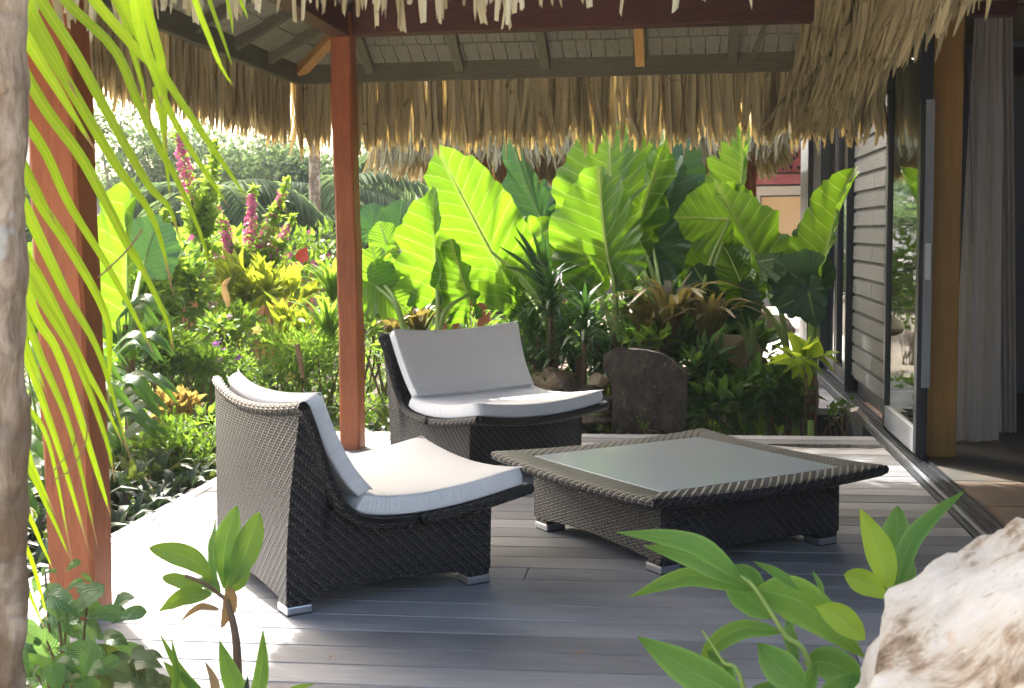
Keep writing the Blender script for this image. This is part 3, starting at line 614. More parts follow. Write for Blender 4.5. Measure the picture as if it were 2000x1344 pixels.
bx('mullion','dark_frame',(WX-.07,10.145,0),(WX+.05,10.195,2.44),house); bx('mullion','dark_frame',(WX-.07,11.9,0),(WX+.05,12.0,2.44),house)
bx('mullion','dark_frame',(WX-.08,8.245,0),(WX+.03,8.285,2.44),house)
bx('siding_end','siding',(WX-.02,13.42,0),(WX+.1,14.2,2.44),house)
# door tracks: sill rails and head rails
for i,(a,b,z,mt) in enumerate(((1.285,1.30,.012,'dark_frame'),(1.315,1.322,.016,'light_frame'),(1.34,1.352,.012,'dark_frame'),(1.365,1.375,.016,'dark_frame'),(1.39,1.402,.012,'dark_frame'),(1.42,1.435,.016,'dark_frame'))):
    bx('sill_rail',mt,(a,3.0,.001),(b,13.4,z),house)
bx('door_sill','dark_frame',(1.274,2.9,-.2),(1.438,13.5,.001),house)
for a,b,mt in ((1.18,1.20,'light_frame'),(1.24,1.255,'dark_frame'),(1.30,1.315,'light_frame'),(1.36,1.375,'dark_frame')): bx('head_rail',mt,(a,8.75,2.445),(b,13.4,2.485),house)
bx('head_rail','dark_frame',(1.17,8.76,2.486),(1.40,13.4,2.50),house); bx('head_rail','light_frame',(1.30,5.2,2.47),(1.32,8.7,2.50),house)
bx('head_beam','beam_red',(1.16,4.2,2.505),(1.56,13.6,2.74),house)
bx('column','column_wood',(1.40,7.285,0),(1.615,7.47,2.55),house,bev=.006)
bx('lintel','column_wood',(1.30,7.29,2.552),(3.4,7.46,2.75),house,bev=.006)
# interior
fl=thing('floor',None,None,(1.44,5,0)); fl.parent=house; fl.location=(.04,-2.5,0)
for i in range(8):
    for j in range(11):
        x0=1.44+i*.56; y0=3.0+j*.6; MB().box((x0+.003,y0+.003,-.03),(x0+.557,y0+.597,.001+random.uniform(-.0015,.0015)),.003).build('floor_tile','slate_tile',fl)
bx('floor_bed','dark_wood',(1.44,2.9,-.2),(6,9.5,-.031),house)
bx('inner_wall','plaster',(1.7,9.42,0),(6,9.55,3.2),house); bx('skirting','dark_wood',(1.7,9.40,0),(6,9.419,.1),house)
bx('outer_wall','plaster',(5.9,2.9,0),(6,9.4,3.2),house); bx('front_wall','plaster',(1.75,2.8,0),(6,2.9,3.0),house)
bx('ceiling_beam','dark_wood',(2.2,9.2,2.38),(6,9.4,2.55),house); bx('ceiling_beam','dark_wood',(1.62,7.9,2.62),(6,8.05,2.82),house)
for yy in (5,6.2,8.6): bx('ceiling_beam','dark_wood',(1.57,yy,2.75),(6,yy+.1,2.9),house)
m=MB(); m.add([(.98,2.2,2.50),(.98,9.4,2.50),(6.5,9.4,4.6),(6.5,2.2,4.6),(.98,2.2,2.66),(.98,9.4,2.66),(6.5,9.4,4.76),(6.5,2.2,4.76)],[(0,3,2,1),(4,5,6,7),(0,4,7,3),(1,2,6,5),(0,1,5,4),(3,7,6,2)])
m.add([(1.5,9.4,2.75),(1.5,14.4,2.75),(6.5,14.4,4.6),(6.5,9.4,4.6),(1.5,9.4,2.9),(1.5,14.4,2.9),(6.5,14.4,4.76),(6.5,9.4,4.76)],[(0,3,2,1),(4,5,6,7),(0,4,7,3),(1,2,6,5),(0,1,5,4),(3,7,6,2)])
m.build('thatch_covering','thatch_core',house,kind='stuff')
# long shaggy eave of the house roof, several courses
m=MB()
for kx in range(6):
    xx=.93-.0*kx+ (.05*kx if kx else 0); zz=2.30+.12*kx
    fringe(m,(xx,3.2,zz+.06),(xx,8.25,zz),(-1,0,0),640,L=(.26,.40),W=.026,bo=(.0,.09),bt=.07,jit=.05,zj=.06,tw=1.2)
fringe(m,(.86,6.2,2.7),(.80,8.2,2.55),(-1,0,0),330,L=(.3,.42),W=.026,bo=(.0,.06),bt=.1,tw=1.)
for kx in range(4): fringe(m,(.74+.05*kx,8.24,2.42+.14*kx),(1.05,8.24,2.42+.14*kx),(0,-1,0),80,L=(.34,.48),W=.026,bo=(.02,.10),bt=.08,jit=.08,zj=.08,tw=1.)
m.build('eave_fringe','thatch',house,kind='stuff',smooth=True)
# curtain
cu=thing('curtain','pale grey full length curtain hanging behind the wooden column','curtain',(1.85,7.75,0))
m=MB(); nz,nx=24,90; V=[];U=[]
for i in range(nz):
    t=i/(nz-1); z=2.7*t+.02; l=1.71+.06*min(1,max(0,(t-.3)/.7))**1; r=1.97-.03*max(0,(t-.25)/.75)
    for j in range(nx):
        s=j/(nx-1); amp=.026*(1-.3*t); V.append((l+(r-l)*s,7.72+amp*.6*math.sin(s*13+.5*math.sin(t*3))+.012*math.sin(s*29+2+t)+.05*s,z+.006*math.sin(s*9)*(t<.02))); U.append((s,t))
m.add(V,grid_faces(nz,nx),U); m.build('cloth','curtain_cloth',cu,smooth=True)
m=MB(); V=[]
for i in range(nz):
    t=i/(nz-1)
    for j in range(50):
        s=j/49; V.append((1.975+.12*s-.09*t,7.85+.03*math.sin(s*26),2.7*t+.06))
m.add(V,grid_faces(nz,50)); m.build('lining','curtain_cloth',cu,smooth=True)
cw=MB().tube([PY(1893,120,7.62),PY(1900,480,7.62)],.004,6).build('draw_rod','light_frame',cu,label='thin pull rod of the curtain')
# ---------------------------------------------------------------- LOUNGE CHAIRS
PR=[(.035,.722),(.07,.635),(.115,.50),(.155,.405),(.195,.345),(.255,.30),(.36,.277),(.52,.272),(.72,.290),(.95,.330)]
VW0,VW1=-.045,.835
def prof_pt(s,v,lift=0.):
    P=PRS; q=s*(len(P)-1); i=min(int(q),len(P)-2); f=q-i; p=P[i]*(1-f)+P[i+1]*f
    tn=nrm(P[min(i+1,len(P)-1)]-P[i]); nn=np.array([-tn[1],tn[0]])*1.0   # upward / forward side
    kk=1-((v-VW0)/(VW1-VW0)*2-1)**2
    back=max(0,1-s/.42)
    u=p[0]-.04*kk*back; z=p[1]-.03*kk*(back**1.5)-.03*kk*max(0,(s-.75)/.25)**1.2-.012*kk
    fl=((v-VW0)/(VW1-VW0)*2-1)*.034*min(1,max(0,1-s/.36))**1.3
    return np.array([u+nn[0]*lift,v+fl,z+nn[1]*lift])
PRS=spline([(a,b,0) for a,b in PR],60)[:,:2]
ARC=np.concatenate([[0],np.cumsum(np.linalg.norm(np.diff(PRS,axis=0),axis=1))])
def make_chair(label,loc,rot):
    t=thing('lounge_chair',label,'chair',loc,rot,group='low woven lounge chairs with white cushions on the deck')
    # shell
    m=MB(); ns,nv=56,22; th=.034
    S=np.linspace(0,1,ns); Vv=np.linspace(VW0,VW1,nv); L=ARC[-1]
    A=np.array([prof_pt(s,v,0) for s in S for v in Vv]); B=np.array([prof_pt(s,v,th) for s in S for v in Vv])
    UA=np.array([(v,s*L) for s in S for v in Vv]); Fg=grid_faces(ns,nv)
    n0=len(A); VV=np.vstack([A,B]); UU=np.vstack([UA,UA]); FF=[Fg[:,::-1],Fg+n0]
    b=[i*nv for i in range(ns)]; e=[i*nv+nv-1 for i in range(ns)]; tp=list(range(nv)); bt=[(ns-1)*nv+i for i in range(nv)]
    def strip(ix,fl): 
        q=[(a,c,c+n0,a+n0) for a,c in zip(ix[:-1],ix[1:])]; return np.array([f[::-1] for f in q] if fl else q)
    FF+=[strip(b,False),strip(e,True),strip(tp,True),strip(bt,False)]
    m.add(VV,np.vstack(FF),UU); m.build('shell','wicker',t,local=True,smooth=True)
    # braided edge round the shell
    m=MB(); rim=[prof_pt(s,VW0,th/2) for s in S]; m.tube(rim,.021,8); rim=[prof_pt(s,VW1,th/2) for s in S]; m.tube(rim,.021,8)
    m.tube([prof_pt(0,v,th/2) for v in Vv],.021,8); m.tube([prof_pt(1,v,th/2) for v in Vv],.021,8)
    for i in range(len(m.U)): m.U[i]=m.U[i]*np.array([.132,1])
    m.build('rim','wicker',t,local=True,smooth=True)
    # base box with arched lower edge and four short legs
    W0,W1,D=0.,.765,.80
    def top(u): 
        i=np.searchsorted(PRS[:,0],u); i=min(max(i,0),len(PRS)-1); return PRS[i,1]+.002
    m=MB()
    sD=next(i for i in range(len(PRS)) if PRS[i,0]>=D)/(len(PRS)-1); SS=np.concatenate([np.linspace(.02,.45,16),np.linspace(.5,sD,14)])
    frac=[0.]
    for i in range(1,len(SS)): frac.append(frac[-1]+(.35 if SS[i]<.4 else 1.)*(SS[i]-SS[i-1]))
    frac=np.array(frac)/frac[-1]
    def vtop(s,side):
        k=max(0,min(1,(.40-s)/.12)); k=k*k*(3-2*k); e=prof_pt(s,VW0 if side==0 else VW1)[1]; return (W0*(1-k)+(e+.006)*k) if side==0 else (W1*(1-k)+(e-.006)*k)
    for side,v0 in ((0,W0),(1,W1)):
        V=[];U=[]
        for s,f in zip(SS,frac):
            ub=D*f; vt=vtop(s,side); tp_=prof_pt(s,VW0 if side==0 else VW1,-.002); arch=.055+.022*math.sin(math.pi*min(max((ub-.1)/(D-.2),0),1))
            for j in range(14):
                q=j/13; z=arch+(tp_[2]-arch)*q; uu=ub+(tp_[0]-ub)*q**1.6; V.append((uu,v0*(1-q**2)+vt*q**2,z)); U.append((uu,z))
        F=grid_faces(len(SS),14); m.add(V,F if side else F[:,::-1],U)
    V=[];U=[]
    for i in range(18):
        kk=i/17; arch=.055+.02*math.sin(math.pi*min(max((kk-.12)/.76,0),1))
        for j in range(18):
            q=j/17; v=(W0+(W1-W0)*kk)*(1-q*q)+prof_pt(SS[0],VW0+.006+(VW1-VW0-.012)*kk)[1]*q*q; tp_=prof_pt(SS[0],VW0+(VW1-VW0)*kk,-.002)
            V.append((tp_[0]*q**1.6,v,arch+(tp_[2]-arch)*q)); U.append((v*1.0+3.1,arch+(tp_[2]-arch)*q))
    m.add(V,grid_faces(18,18)[:,::-1],U)
    V=[];U=[]
    for i in range(18):
        v=W0+(W1-W0)*i/17; arch=.055+.02*math.sin(math.pi*min(max((v-.09)/(W1-.18),0),1)); zt=prof_pt(SS[-1],v,-.002)[2]
        for j in range(10):
            z=arch+(zt-arch)*j/9; V.append((D,v,z)); U.append((v+3.1,z))
    m.add(V,grid_faces(18,10),U)
    o=m.build('base','wicker',t,local=True,smooth=False)
    for u0 in (0,D-.095):
        for v0 in (W0,W1-.095):
            leg=MB().box((u0+.002,v0+.002,.033),(u0+.093,v0+.093,.07)).build('leg','wicker',t,local=True,weld=True); bevel(leg,.006,2)
            ft=MB().box((u0+.001,v0+.001,.005),(u0+.094,v0+.094,.0325)).build('foot','aluminium',leg,local=True,weld=True); bevel(ft,.004,2)
            MB().box((u0+.004,v0+.004,0),(u0+.091,v0+.091,.0048)).build('foot_pad','foot_pad',leg,local=True)
    # cushions: rounded, slightly bulging slabs that follow the shell
    def cushion(name,fn,th,su,sv,bulge=.012,r=.011):
        """closed pillow built from rings: underside centre, rounded edge, top centre; su, sv its size in metres"""
        n=28; per=[(i/n,0) for i in range(n)]+[(1,i/n) for i in range(n)]+[(1-i/n,1) for i in range(n)]+[(0,1-i/n) for i in range(n)]
        rg=[(1.,0.),(.6,0.),(.3,0.)]                       # (share of the way to the centre, height) below
        R_=[(('c',q),0.) for q in (1.,.75,.5,.3,.15)]
        for k in range(6): t_=k/5*math.pi/2; R_.append((('m',r*(1-math.sin(t_))),r*(1-math.cos(t_))))
        R_.append((('m',-.003),th/2))
        for k in range(6): t_=k/5*math.pi/2; R_.append((('m',r*(1-math.cos(t_))),th-r*(1-math.sin(t_))))
        R_+=[(('c',q),th) for q in (.1,.16,.24,.34,.46,.6,.75,.9,1.)]
        m=MB(); V=[];U=[]
        for (kd,d),h in R_:
            for (a,b_) in per:
                # rounded corners in plan
                x=a*su-su/2; y=b_*sv-sv/2; L_=((abs(2*x/su))**26+(abs(2*y/sv))**26)**(1/26); x,y=x/L_,y/L_
                if kd=='m': f=1-d/(min(su,sv)/2); x=math.copysign(abs(x)-d*abs(2*x/su),x); y=math.copysign(abs(y)-d*abs(2*y/sv),y)
                else: f=(1-d)*(1-2*r/min(su,sv)); x*=f; y*=f
                aa,bb=x/su+.5,y/sv+.5; e=(max(0,math.sin(math.pi*min(max(aa,0),1)))*max(0,math.sin(math.pi*min(max(bb,0),1))))**.5
                V.append(fn(aa,bb,h+(bulge*e*(h/th)))); U.append((aa,bb))
        N=len(per); F=[(i*N+(j+1)%N,i*N+j,(i+1)*N+j,(i+1)*N+(j+1)%N) for i in range(len(R_)-1) for j in range(N)]
        m.add(V,F,U); cu_=m.build(name,'cushion_fabric',t,local=True,smooth=True)
        for hh in (th-.004,.006):
            sm_=MB(); sm_.tube([fn(min(max(a,.004),.996),min(max(b_,.004),.996),hh) for a,b_ in per]+[fn(.004,.004,hh)],.0026,5,cap=False); sm_.build('seam','cushion_fabric',cu_,local=True,smooth=True)
        return cu_
    def seat(a,b,h):
        s=.50+min(max(a,-.01),1.0)*.5; v=VW0+.012+b*(VW1-VW0-.024); return prof_pt(s,v,th+.004+h)
    def back(a,b,h):
        v=VW0+.03+b*(VW1-VW0-.06)
        lo=prof_pt(.50,v,th+.05); hi=prof_pt(.0,v,th+.006)+V3(.01,0,.014)
        md=prof_pt(.22,v,th+.03); p=lo*(1-a)**2+2*a*(1-a)*(2*md-.5*lo-.5*hi)+hi*a*a
        d=nrm(hi-lo); nn=V3(-d[2],0,d[0])*-1
        return p+nn*h
    cushion('seat_cushion',seat,.07,.74,.84,bulge=.010); cushion('back_cushion',back,.06,.5,.82,bulge=.008)
    return t
def R37(o,ang,u,v): a=R(ang); return (o[0]+u*math.cos(a)-v*math.sin(a),o[1]+u*math.sin(a)+v*math.cos(a),0)
make_chair('nearer woven lounge chair seen from its back, beside the low table',(-1.297,4.032,0),R(37.7))
make_chair('farther woven lounge chair facing the camera behind the low table',(-1.60,6.98,0),R(-46))
# ---------------------------------------------------------------- LOW TABLE
tb=thing('low_table','low square dark woven table with a frosted glass top','table',(.05,5.31,0),R(37.5))
def table():
    H=.60; g=.455; B=.46
    def zt(x,y): 
        a=abs(x)/H; b=abs(y)/H; return .322+.02*(a*b)**2.2+.0*(a+b)
    # woven frame of the top: four mitred sides
    m=MB()
    for q in range(4):
        c,s=math.cos(q*math.pi/2),math.sin(q*math.pi/2); N=24; V=[];U=[]
        prof_=[(g,0,0),(g+.03,0,1),(H-.02,0,1),(H-.006,-.006,1),(H,-.018,1),(H-.004,-.036,1),(H-.022,-.048,1),(B-.02,-.05,1),(B-.02,-.05,1)]
        for i in range(N+1):
            t=-1+2*i/N
            for (r,dz,k) in prof_:
                x=r; y=t*r; z=(zt(x,y) if r>g+.001 else .3215)+dz
                V.append((x*c-y*s,x*s+y*c,z)); U.append((t*r+q*.0,r+abs(dz)))
        F=grid_faces(N+1,len(prof_)); m.add(V,F,U)
    m.build('top_frame','wicker',tb,local=True,smooth=True)
    gl=MB().box((-g-.004,-g-.004,.312),(g+.004,g+.004,.3235)).build('glass_top','frosted_glass',tb,local=True,weld=True); bevel(gl,.002,2)
    m=MB()
    for q in range(4):
        c,s=math.cos(q*math.pi/2),math.sin(q*math.pi/2); V=[];U=[]
        for i in range(21):
            y=-B+2*B*i/20; ar=.055+.016*math.sin(math.pi*min(max((y+B-.1)/(2*B-.2),0),1))
            for j in range(6):
                z=ar+(.30-ar)*j/5; V.append((B*c-y*s,B*s+y*c,z)); U.append((y,z+q*.7))
        m.add(V,grid_faces(21,6),U)
    m.build('body','wicker',tb,local=True)
    for sx in (-1,1):
        for sy in (-1,1):
            x0,x1=sorted((sx*(B-.1),sx*(B-.003))); y0,y1=sorted((sy*(B-.1),sy*(B-.003)))
            leg=MB().box((x0,y0,.033),(x1,y1,.07)).build('leg','wicker',tb,local=True,weld=True); bevel(leg,.006,2)
            ft=MB().box((x0,y0,.005),(x1,y1,.0325)).build('foot','aluminium',leg,local=True,weld=True); bevel(ft,.004,2)
            MB().box((x0+.003,y0+.003,0),(x1-.003,y1-.003,.0048)).build('foot_pad','foot_pad',leg,local=True)
table()
# ---------------------------------------------------------------- BUILDINGS BEHIND
pv=thing('thatched_pavilion','second thatched pavilion on red posts standing beyond the elephant ears','pavilion',(-.9,13.3,-.2))
X0,X1,Y0,Y1=-2.75,1.02,11.5,15.3
roof_shell(pv,X0,X1,Y0,Y1,2.36,SL)
m=MB()
for kx in range(5): fringe(m,(X0+.1*kx,Y0+.13*kx,2.30+.09*kx),(X1-.1*kx,Y0+.13*kx,2.30+.09*kx),(0,-1,0),620,L=(.26,.40),W=.026,bo=(.02,.10),bt=.05,tw=.6,jit=.05,zj=.05)
for kx in range(3): fringe(m,(X0+.1*kx,Y0,2.30+.1*kx),(X0+.1*kx,Y1,2.30+.1*kx),(-1,0,0),300,L=(.3,.42),W=.03,bo=(.03,.12),bt=.06)
for kx in range(3): fringe(m,(X1-.1*kx,Y0,2.30+.1*kx),(X1-.1*kx,Y1,2.30+.1*kx),(1,0,0),260,L=(.3,.42),W=.03,bo=(.03,.12),bt=.06)
fringe(m,(X0,Y1,2.36),(X1,Y1,2.36),(0,1,0),520,L=(.38,.55),W=.032,bt=.04); fringe(m,(X0,Y1+.05,2.36),(X1,Y1+.05,2.36),(0,1,0),400,L=(.38,.5),W=.032,bt=.04)
m.build('thatch_fringe','thatch',pv,kind='stuff',smooth=True)
for x,y in ((PY(880,400,12.4)[0],12.4),(PY(996,400,14.7)[0],14.7),(.75,12.4),(-2.2,14.7)):
    m=MB().box((x-.075,y-.075,-.3),(x+.075,y+.075,2.6)); m.build('post','post_paint',pv)
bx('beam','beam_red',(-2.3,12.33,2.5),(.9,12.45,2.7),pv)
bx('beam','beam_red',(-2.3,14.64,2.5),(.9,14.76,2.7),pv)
# far house with the carved red frieze and pale door
fh=thing('carved_bungalow','far bungalow with carved red frieze above a pale wooden door','house',(2.2,18.5,-.2))
YH=18.5
def fb(name,mat,px0,py0,px1,py1,dy=0.,th=.1,**k):
    a=PY(px0,py1,YH-dy); b=PY(px1,py0,YH-dy); return bx(name,mat,(a[0],YH-dy,a[2]),(b[0],YH-dy+th,b[2]),fh,**k)
fb('wall','plaster',1400,250,1760,600,-.02,.1)
fz=fb('frieze','red_panel',1455,268,1640,338,.02,.03); fb('beam','red_panel',1440,339,1640,361,.08,.09)
fb('door_frame','stone_trim',1476,362,1640,382,.06,.07); fb('door_frame','stone_trim',1476,382.5,1485,560,.06,.07)
dr=fb('door','pale_door',1486,383,1610,560,.02,.03); fb('door_frame','dark_frame',1455,362,1475,560,.06,.07)
a=PY(1553,470,YH-.03); hd=bx('door_handle','aluminium',(a[0]-.06,a[1]-.03,a[2]-.01),(a[0]+.05,a[1]-.0,a[2]+.01),fh)
m=MB()
def tri(cx,cy,r,fl=1):
    P=[PY(cx-r,cy-r*fl,YH-.034),PY(cx+r,cy-r*fl,YH-.034),PY(cx,cy+r*fl,YH-.034)]; Q=[p+V3(0,.02,0) for p in P]
    m.add(P+Q,[(0,1,2),(5,4,3)]) if fl>0 else m.add(P+Q,[(2,1,0),(3,4,5)])
    m.add(P+Q,[(0,3,4,1),(1,4,5,2),(2,5,3,0)])
def bar(x0,y0,x1,y1,w_=2.2):
    a,b=PY(x0,y0,YH-.034),PY(x1,y1,YH-.034); d=nrm(b-a); s=nrm(np.cross(d,V3(0,1,0)))*w_*YH/F_PX
    V=[a-s,a+s,b+s,b-s]; V=V+[v+V3(0,.02,0) for v in V]; m.add(V,[(0,1,2,3),(7,6,5,4),(0,4,5,1),(1,5,6,2),(2,6,7,3),(3,7,4,0)])
for i in range(12): tri(1467+i*15.5,329,5,1); tri(1467+i*15.5,279,5,-1)
for c in (1508,1543,1578,1613):
    bar(c-14,304,c,290); bar(c,290,c+14,304); bar(c+14,304,c,318); bar(c,318,c-14,304)
m.build('carving','carving',fz if False else fh)
roof_shell(fh,.2,6,YH-.9,YH+4,2.65,.6)
m=MB()
for kx in range(2): fringe(m,(.2,YH-.9+.1*kx,2.75+.1*kx),(6,YH-.9+.1*kx,2.75+.1*kx),(0,-1,0),400,L=(.3,.42),W=.04,bo=(.03,.12),bt=.06)
m.build('thatch_fringe','thatch',fh,kind='stuff',smooth=True)
# distant thatched roofs
def cone_house(label,px,py,Y,rx,h,wallmat='orange_wall',base=-.3,wallh=1.9):
    c=PY(px,py,Y); t=thing('thatched_hut',label,'house',(c[0],Y,base),group='distant thatched huts'); zt=c[2]
    m=MB(); k=28; rings=[(1.,0),(.72,.32),(.4,.68),(.08,.97),(0,1)]; V=[];
    for r,q in rings:
        for j in range(k):
            a=2*math.pi*j/k; jr=r*(1+.02*math.sin(j*5)); V.append((c[0]+rx*jr*math.cos(a),Y+rx*jr*math.sin(a),zt-h+h*q))
    m.add(V,[(i*k+j,i*k+(j+1)%k,(i+1)*k+(j+1)%k,(i+1)*k+j) for i in range(len(rings)-1) for j in range(k)]); m.build('thatched_roof','far_thatch',t,smooth=True)
    rr=rx*.72; bx('wall',wallmat,(c[0]-rr,Y-rr,base),(c[0]+rr,Y+rr,zt-h+.05),t); bx('window','carving',(c[0]-rr*.3,Y-rr-.02,zt-h-1.1),(c[0]+rr*.25,Y-rr-.001,zt-h-.3),t)
    bx('door','dark_wood',(c[0]+rr*.4,Y-rr-.02,base),(c[0]+rr*.75,Y-rr-.001,zt-h-.3),t)
cone_house('distant hut with pale thatched cone roof left of the pavilion post',868,345,26,3.4,2.2)
cone_house('distant hut with pale cone roof seen between the two red pavilion posts',965,350,34,3.6,2.4)
cone_house('distant hut with brown gable and orange wall behind the climbing shrub',268,385,22,2.6,1.6)
cone_house('distant grey thatched roof at the left edge behind the palm leaflets',30,250,24,3.4,2.6)
def blk(label,px0,py0,px1,py1,Y):
    a=PY(px0,py1,Y);b=PY(px1,py0,Y); t=thing('garden_wall',label,'wall',((a[0]+b[0])/2,Y,-.26)); bx('wall_block','orange_wall',(a[0],Y,-.26),(b[0],Y+.2,b[2]),t); bx('coping','stone_trim',(a[0]-.02,Y-.02,b[2]+.001),(b[0]+.02,Y+.22,b[2]+.05),t)
blk('low orange garden wall behind the pink flowering shrub, left piece',486,492,528,560,14.5)
blk('low orange garden wall behind the pink flowering shrub, right piece',540,498,600,560,14.8)
# ---------------------------------------------------------------- ELEPHANT EARS
def aroid_leaf(parent,J,T,Y,wr=.5,rot=0.,dT=0.,fold=.18,wave=.05,mat='aroid_leaf',foot=None,seed=0,YJ=None,bow=.12,name='leaf'):
    """J junction and T tip in photograph pixels at distance Y; foot = where the stalk leaves the ground (px,py,Y)"""
    rr=random.Random(seed*17+3)
    j=PY(J[0],J[1],YJ or Y); t=PY(T[0],T[1],(YJ or Y)+dT); ax=t-j; Ln=np.linalg.norm(ax); a=ax/Ln
    if fold<.6: wr*=1.17
    n=nrm(CAM-j); n=nrm(n-a*np.dot(n,a)); s=np.cross(a,n); c,z=math.cos(R(rot)),math.sin(R(rot)); s,n=s*c+n*z,n*c-s*z
    na,nr=121,9; V=[];U=[]; ph=rr.random()*6; k1,k2=rr.choice((6,7,8,9)),rr.choice((13,15,17,19)); tears=[(rr.uniform(-2.6,2.6),rr.uniform(.05,.22)) for _ in range(rr.randint(1,5))]; wave=wave*rr.uniform(.8,1.7)
    for i in range(na):
        th=-math.pi+2*math.pi*i/(na-1); c_=math.cos(th)
        x_=abs(th)/math.pi
        r=np.interp(x_,[0,.03,.09,.17,.28,.4,.55,.72,.85,.93,1.],[1,.965,.89,.79,.675,.585,.54,.56,.52,.38,.10])
        r*=1+.022*math.sin(k2*th+ph)+.016*math.sin(31*th+ph*2)-sum(d*math.exp(-((th-q0)/.035)**2) for q0,d in tears)
        for q in range(nr):
            f=(q/(nr-1))**.85; yy=math.cos(th)*r*f; xx=math.sin(th)*r*f*(wr/.52)
            h=fold*abs(xx)-bow*yy*abs(yy)+wave*f**3*(math.sin(k1*th+ph)+.6*math.sin(k2*th+ph*1.7))+.012*math.sin(14*(yy-abs(xx)*1.1)*3.14)*f
            V.append(j+(a*yy+s*xx+n*h)*Ln); U.append((.5+xx*.62,yy))
    m=MB(); m.add(V,grid_faces(na,nr),U,rr.random()); lf=m.build(name,mat,parent,smooth=True)
    # pale midrib
    m=MB(); P=[j+(a*y_-n*(bow*y_*abs(y_)+.002))*Ln for y_ in np.linspace(0,.95,8)]; m.tube(P,np.linspace(.009,.0025,8),6)
    m.build('midrib','midrib' if mat=='aroid_leaf' else 'stem_green',lf,smooth=True)
    if foot is not None:
        b=PY(*foot) if len(foot)==3 else foot; mid=(j+b)/2+V3(0,0,.04)+nrm(V3(j[0]-b[0],j[1]-b[1],0))*-.05
        m=MB(); m.tube(spline([b,mid,j],12),np.linspace(.024,.010,12),8); m.build('leaf_stalk','stem_green',parent,smooth=True)
    return lf
EG='elephant ear plants along the back of the deck'
def eplant(label,foot,leaves,Yf):
    b=PY(foot[0],foot[1],Yf); t=thing('elephant_ear_plant',label,'plant',(b[0],b[1],-.25),group=EG)
    for i,L in enumerate(leaves):
        L=dict(L); aroid_leaf(t,L.pop('J'),L.pop('T'),L.pop('Y'),foot=(foot[0]+random.uniform(-8,8),foot[1]+random.uniform(-4,8),Yf),seed=int(foot[0])+i,**L)
    m=MB(); m.tube([(b[0],b[1],-.3),(b[0],b[1],b[2]+.02)],[.05,.035],8); m.build('root_stock','stem_brown',t)
eplant('tallest elephant ear in the middle with two huge leaves, left of the slab rock',(1203,655),[
    dict(J=(1196,415),T=(1184,228),Y=9.5,wr=.47,rot=12,dT=.1),dict(J=(1187,500),T=(1160,322),Y=9.05,wr=.44,rot=26,dT=.05,fold=.45),
    dict(J=(1105,500),T=(1030,505),Y=9.2,wr=.32,rot=30,fold=.1)],8.9)
eplant('elephant ear with long pale leaf pointing up left above the farther chair',(1075,640),[
    dict(J=(960,492),T=(848,286),Y=9.1,wr=.30,rot=10,dT=-.15,fold=.12),dict(J=(972,512),T=(1092,432),Y=9.3,wr=.33,rot=14,fold=.05),
    dict(J=(1010,560),T=(955,440),Y=9.6,wr=.4,rot=-25)],8.9)
eplant('elephant ear with one bright upright half leaf behind the chair backrest',(862,650),[
    dict(J=(853,525),T=(841,358),Y=8.9,wr=.32,rot=42,dT=0.,fold=.95),dict(J=(915,575),T=(874,468),Y=8.8,wr=.40,rot=38,fold=.8)],8.7)
eplant('elephant ear leaning right out from behind the red middle post',(790,655),[
    dict(J=(735,540),T=(728,480),Y=8.95,wr=.6,rot=10),dict(J=(735,560),T=(802,606),Y=8.85,wr=.62,rot=25)],8.7)
eplant('elephant ear with three bright leaves left of the fan leaf by the bromeliad',(1370,640),[
    dict(J=(1425,428),T=(1318,425),Y=9.15,wr=.56,rot=12,fold=.1),dict(J=(1447,388),T=(1452,235),Y=9.4,wr=.32,rot=42,fold=.95),
    dict(J=(1385,530),T=(1418,455),Y=9.6,wr=.6,rot=20)],8.95)
eplant('elephant ear with a twisted narrow leaf reaching up to the thatch fringe',(1292,645),[
    dict(J=(1240,455),T=(1312,250),Y=9.3,wr=.15,rot=-30,fold=.8),dict(J=(1275,480),T=(1325,305),Y=9.6,wr=.34,rot=15,mat='aroid_dark'),
    dict(J=(1225,470),T=(1170,540),Y=9.7,wr=.6,rot=10)],9.0)
eplant('elephant ear with a big drooping leaf in front of the pale door',(1545,712),[
    dict(J=(1477,505),T=(1402,352),Y=8.75,wr=.30,rot=-42,dT=.1,fold=.85),dict(J=(1482,512),T=(1552,497),Y=8.7,wr=.8,rot=50,fold=.1),
    dict(J=(1450,560),T=(1420,480),Y=8.9,wr=.5,rot=-30)],8.8)
eplant('elephant ear standing tight against the grey siding wall',(1585,735),[
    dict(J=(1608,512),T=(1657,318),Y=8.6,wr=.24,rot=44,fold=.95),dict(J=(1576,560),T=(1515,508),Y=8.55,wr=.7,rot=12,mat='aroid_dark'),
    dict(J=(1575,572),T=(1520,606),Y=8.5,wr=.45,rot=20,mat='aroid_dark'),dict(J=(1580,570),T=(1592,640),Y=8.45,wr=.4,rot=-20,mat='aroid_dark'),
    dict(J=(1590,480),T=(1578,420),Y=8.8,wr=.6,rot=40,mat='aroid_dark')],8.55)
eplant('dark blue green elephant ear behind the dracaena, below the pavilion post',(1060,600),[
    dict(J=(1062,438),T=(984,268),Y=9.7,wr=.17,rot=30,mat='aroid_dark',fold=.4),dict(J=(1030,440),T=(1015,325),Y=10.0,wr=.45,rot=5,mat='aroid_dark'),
    dict(J=(1085,430),T=(1120,380),Y=10.1,wr=.6,rot=5)],9.6)
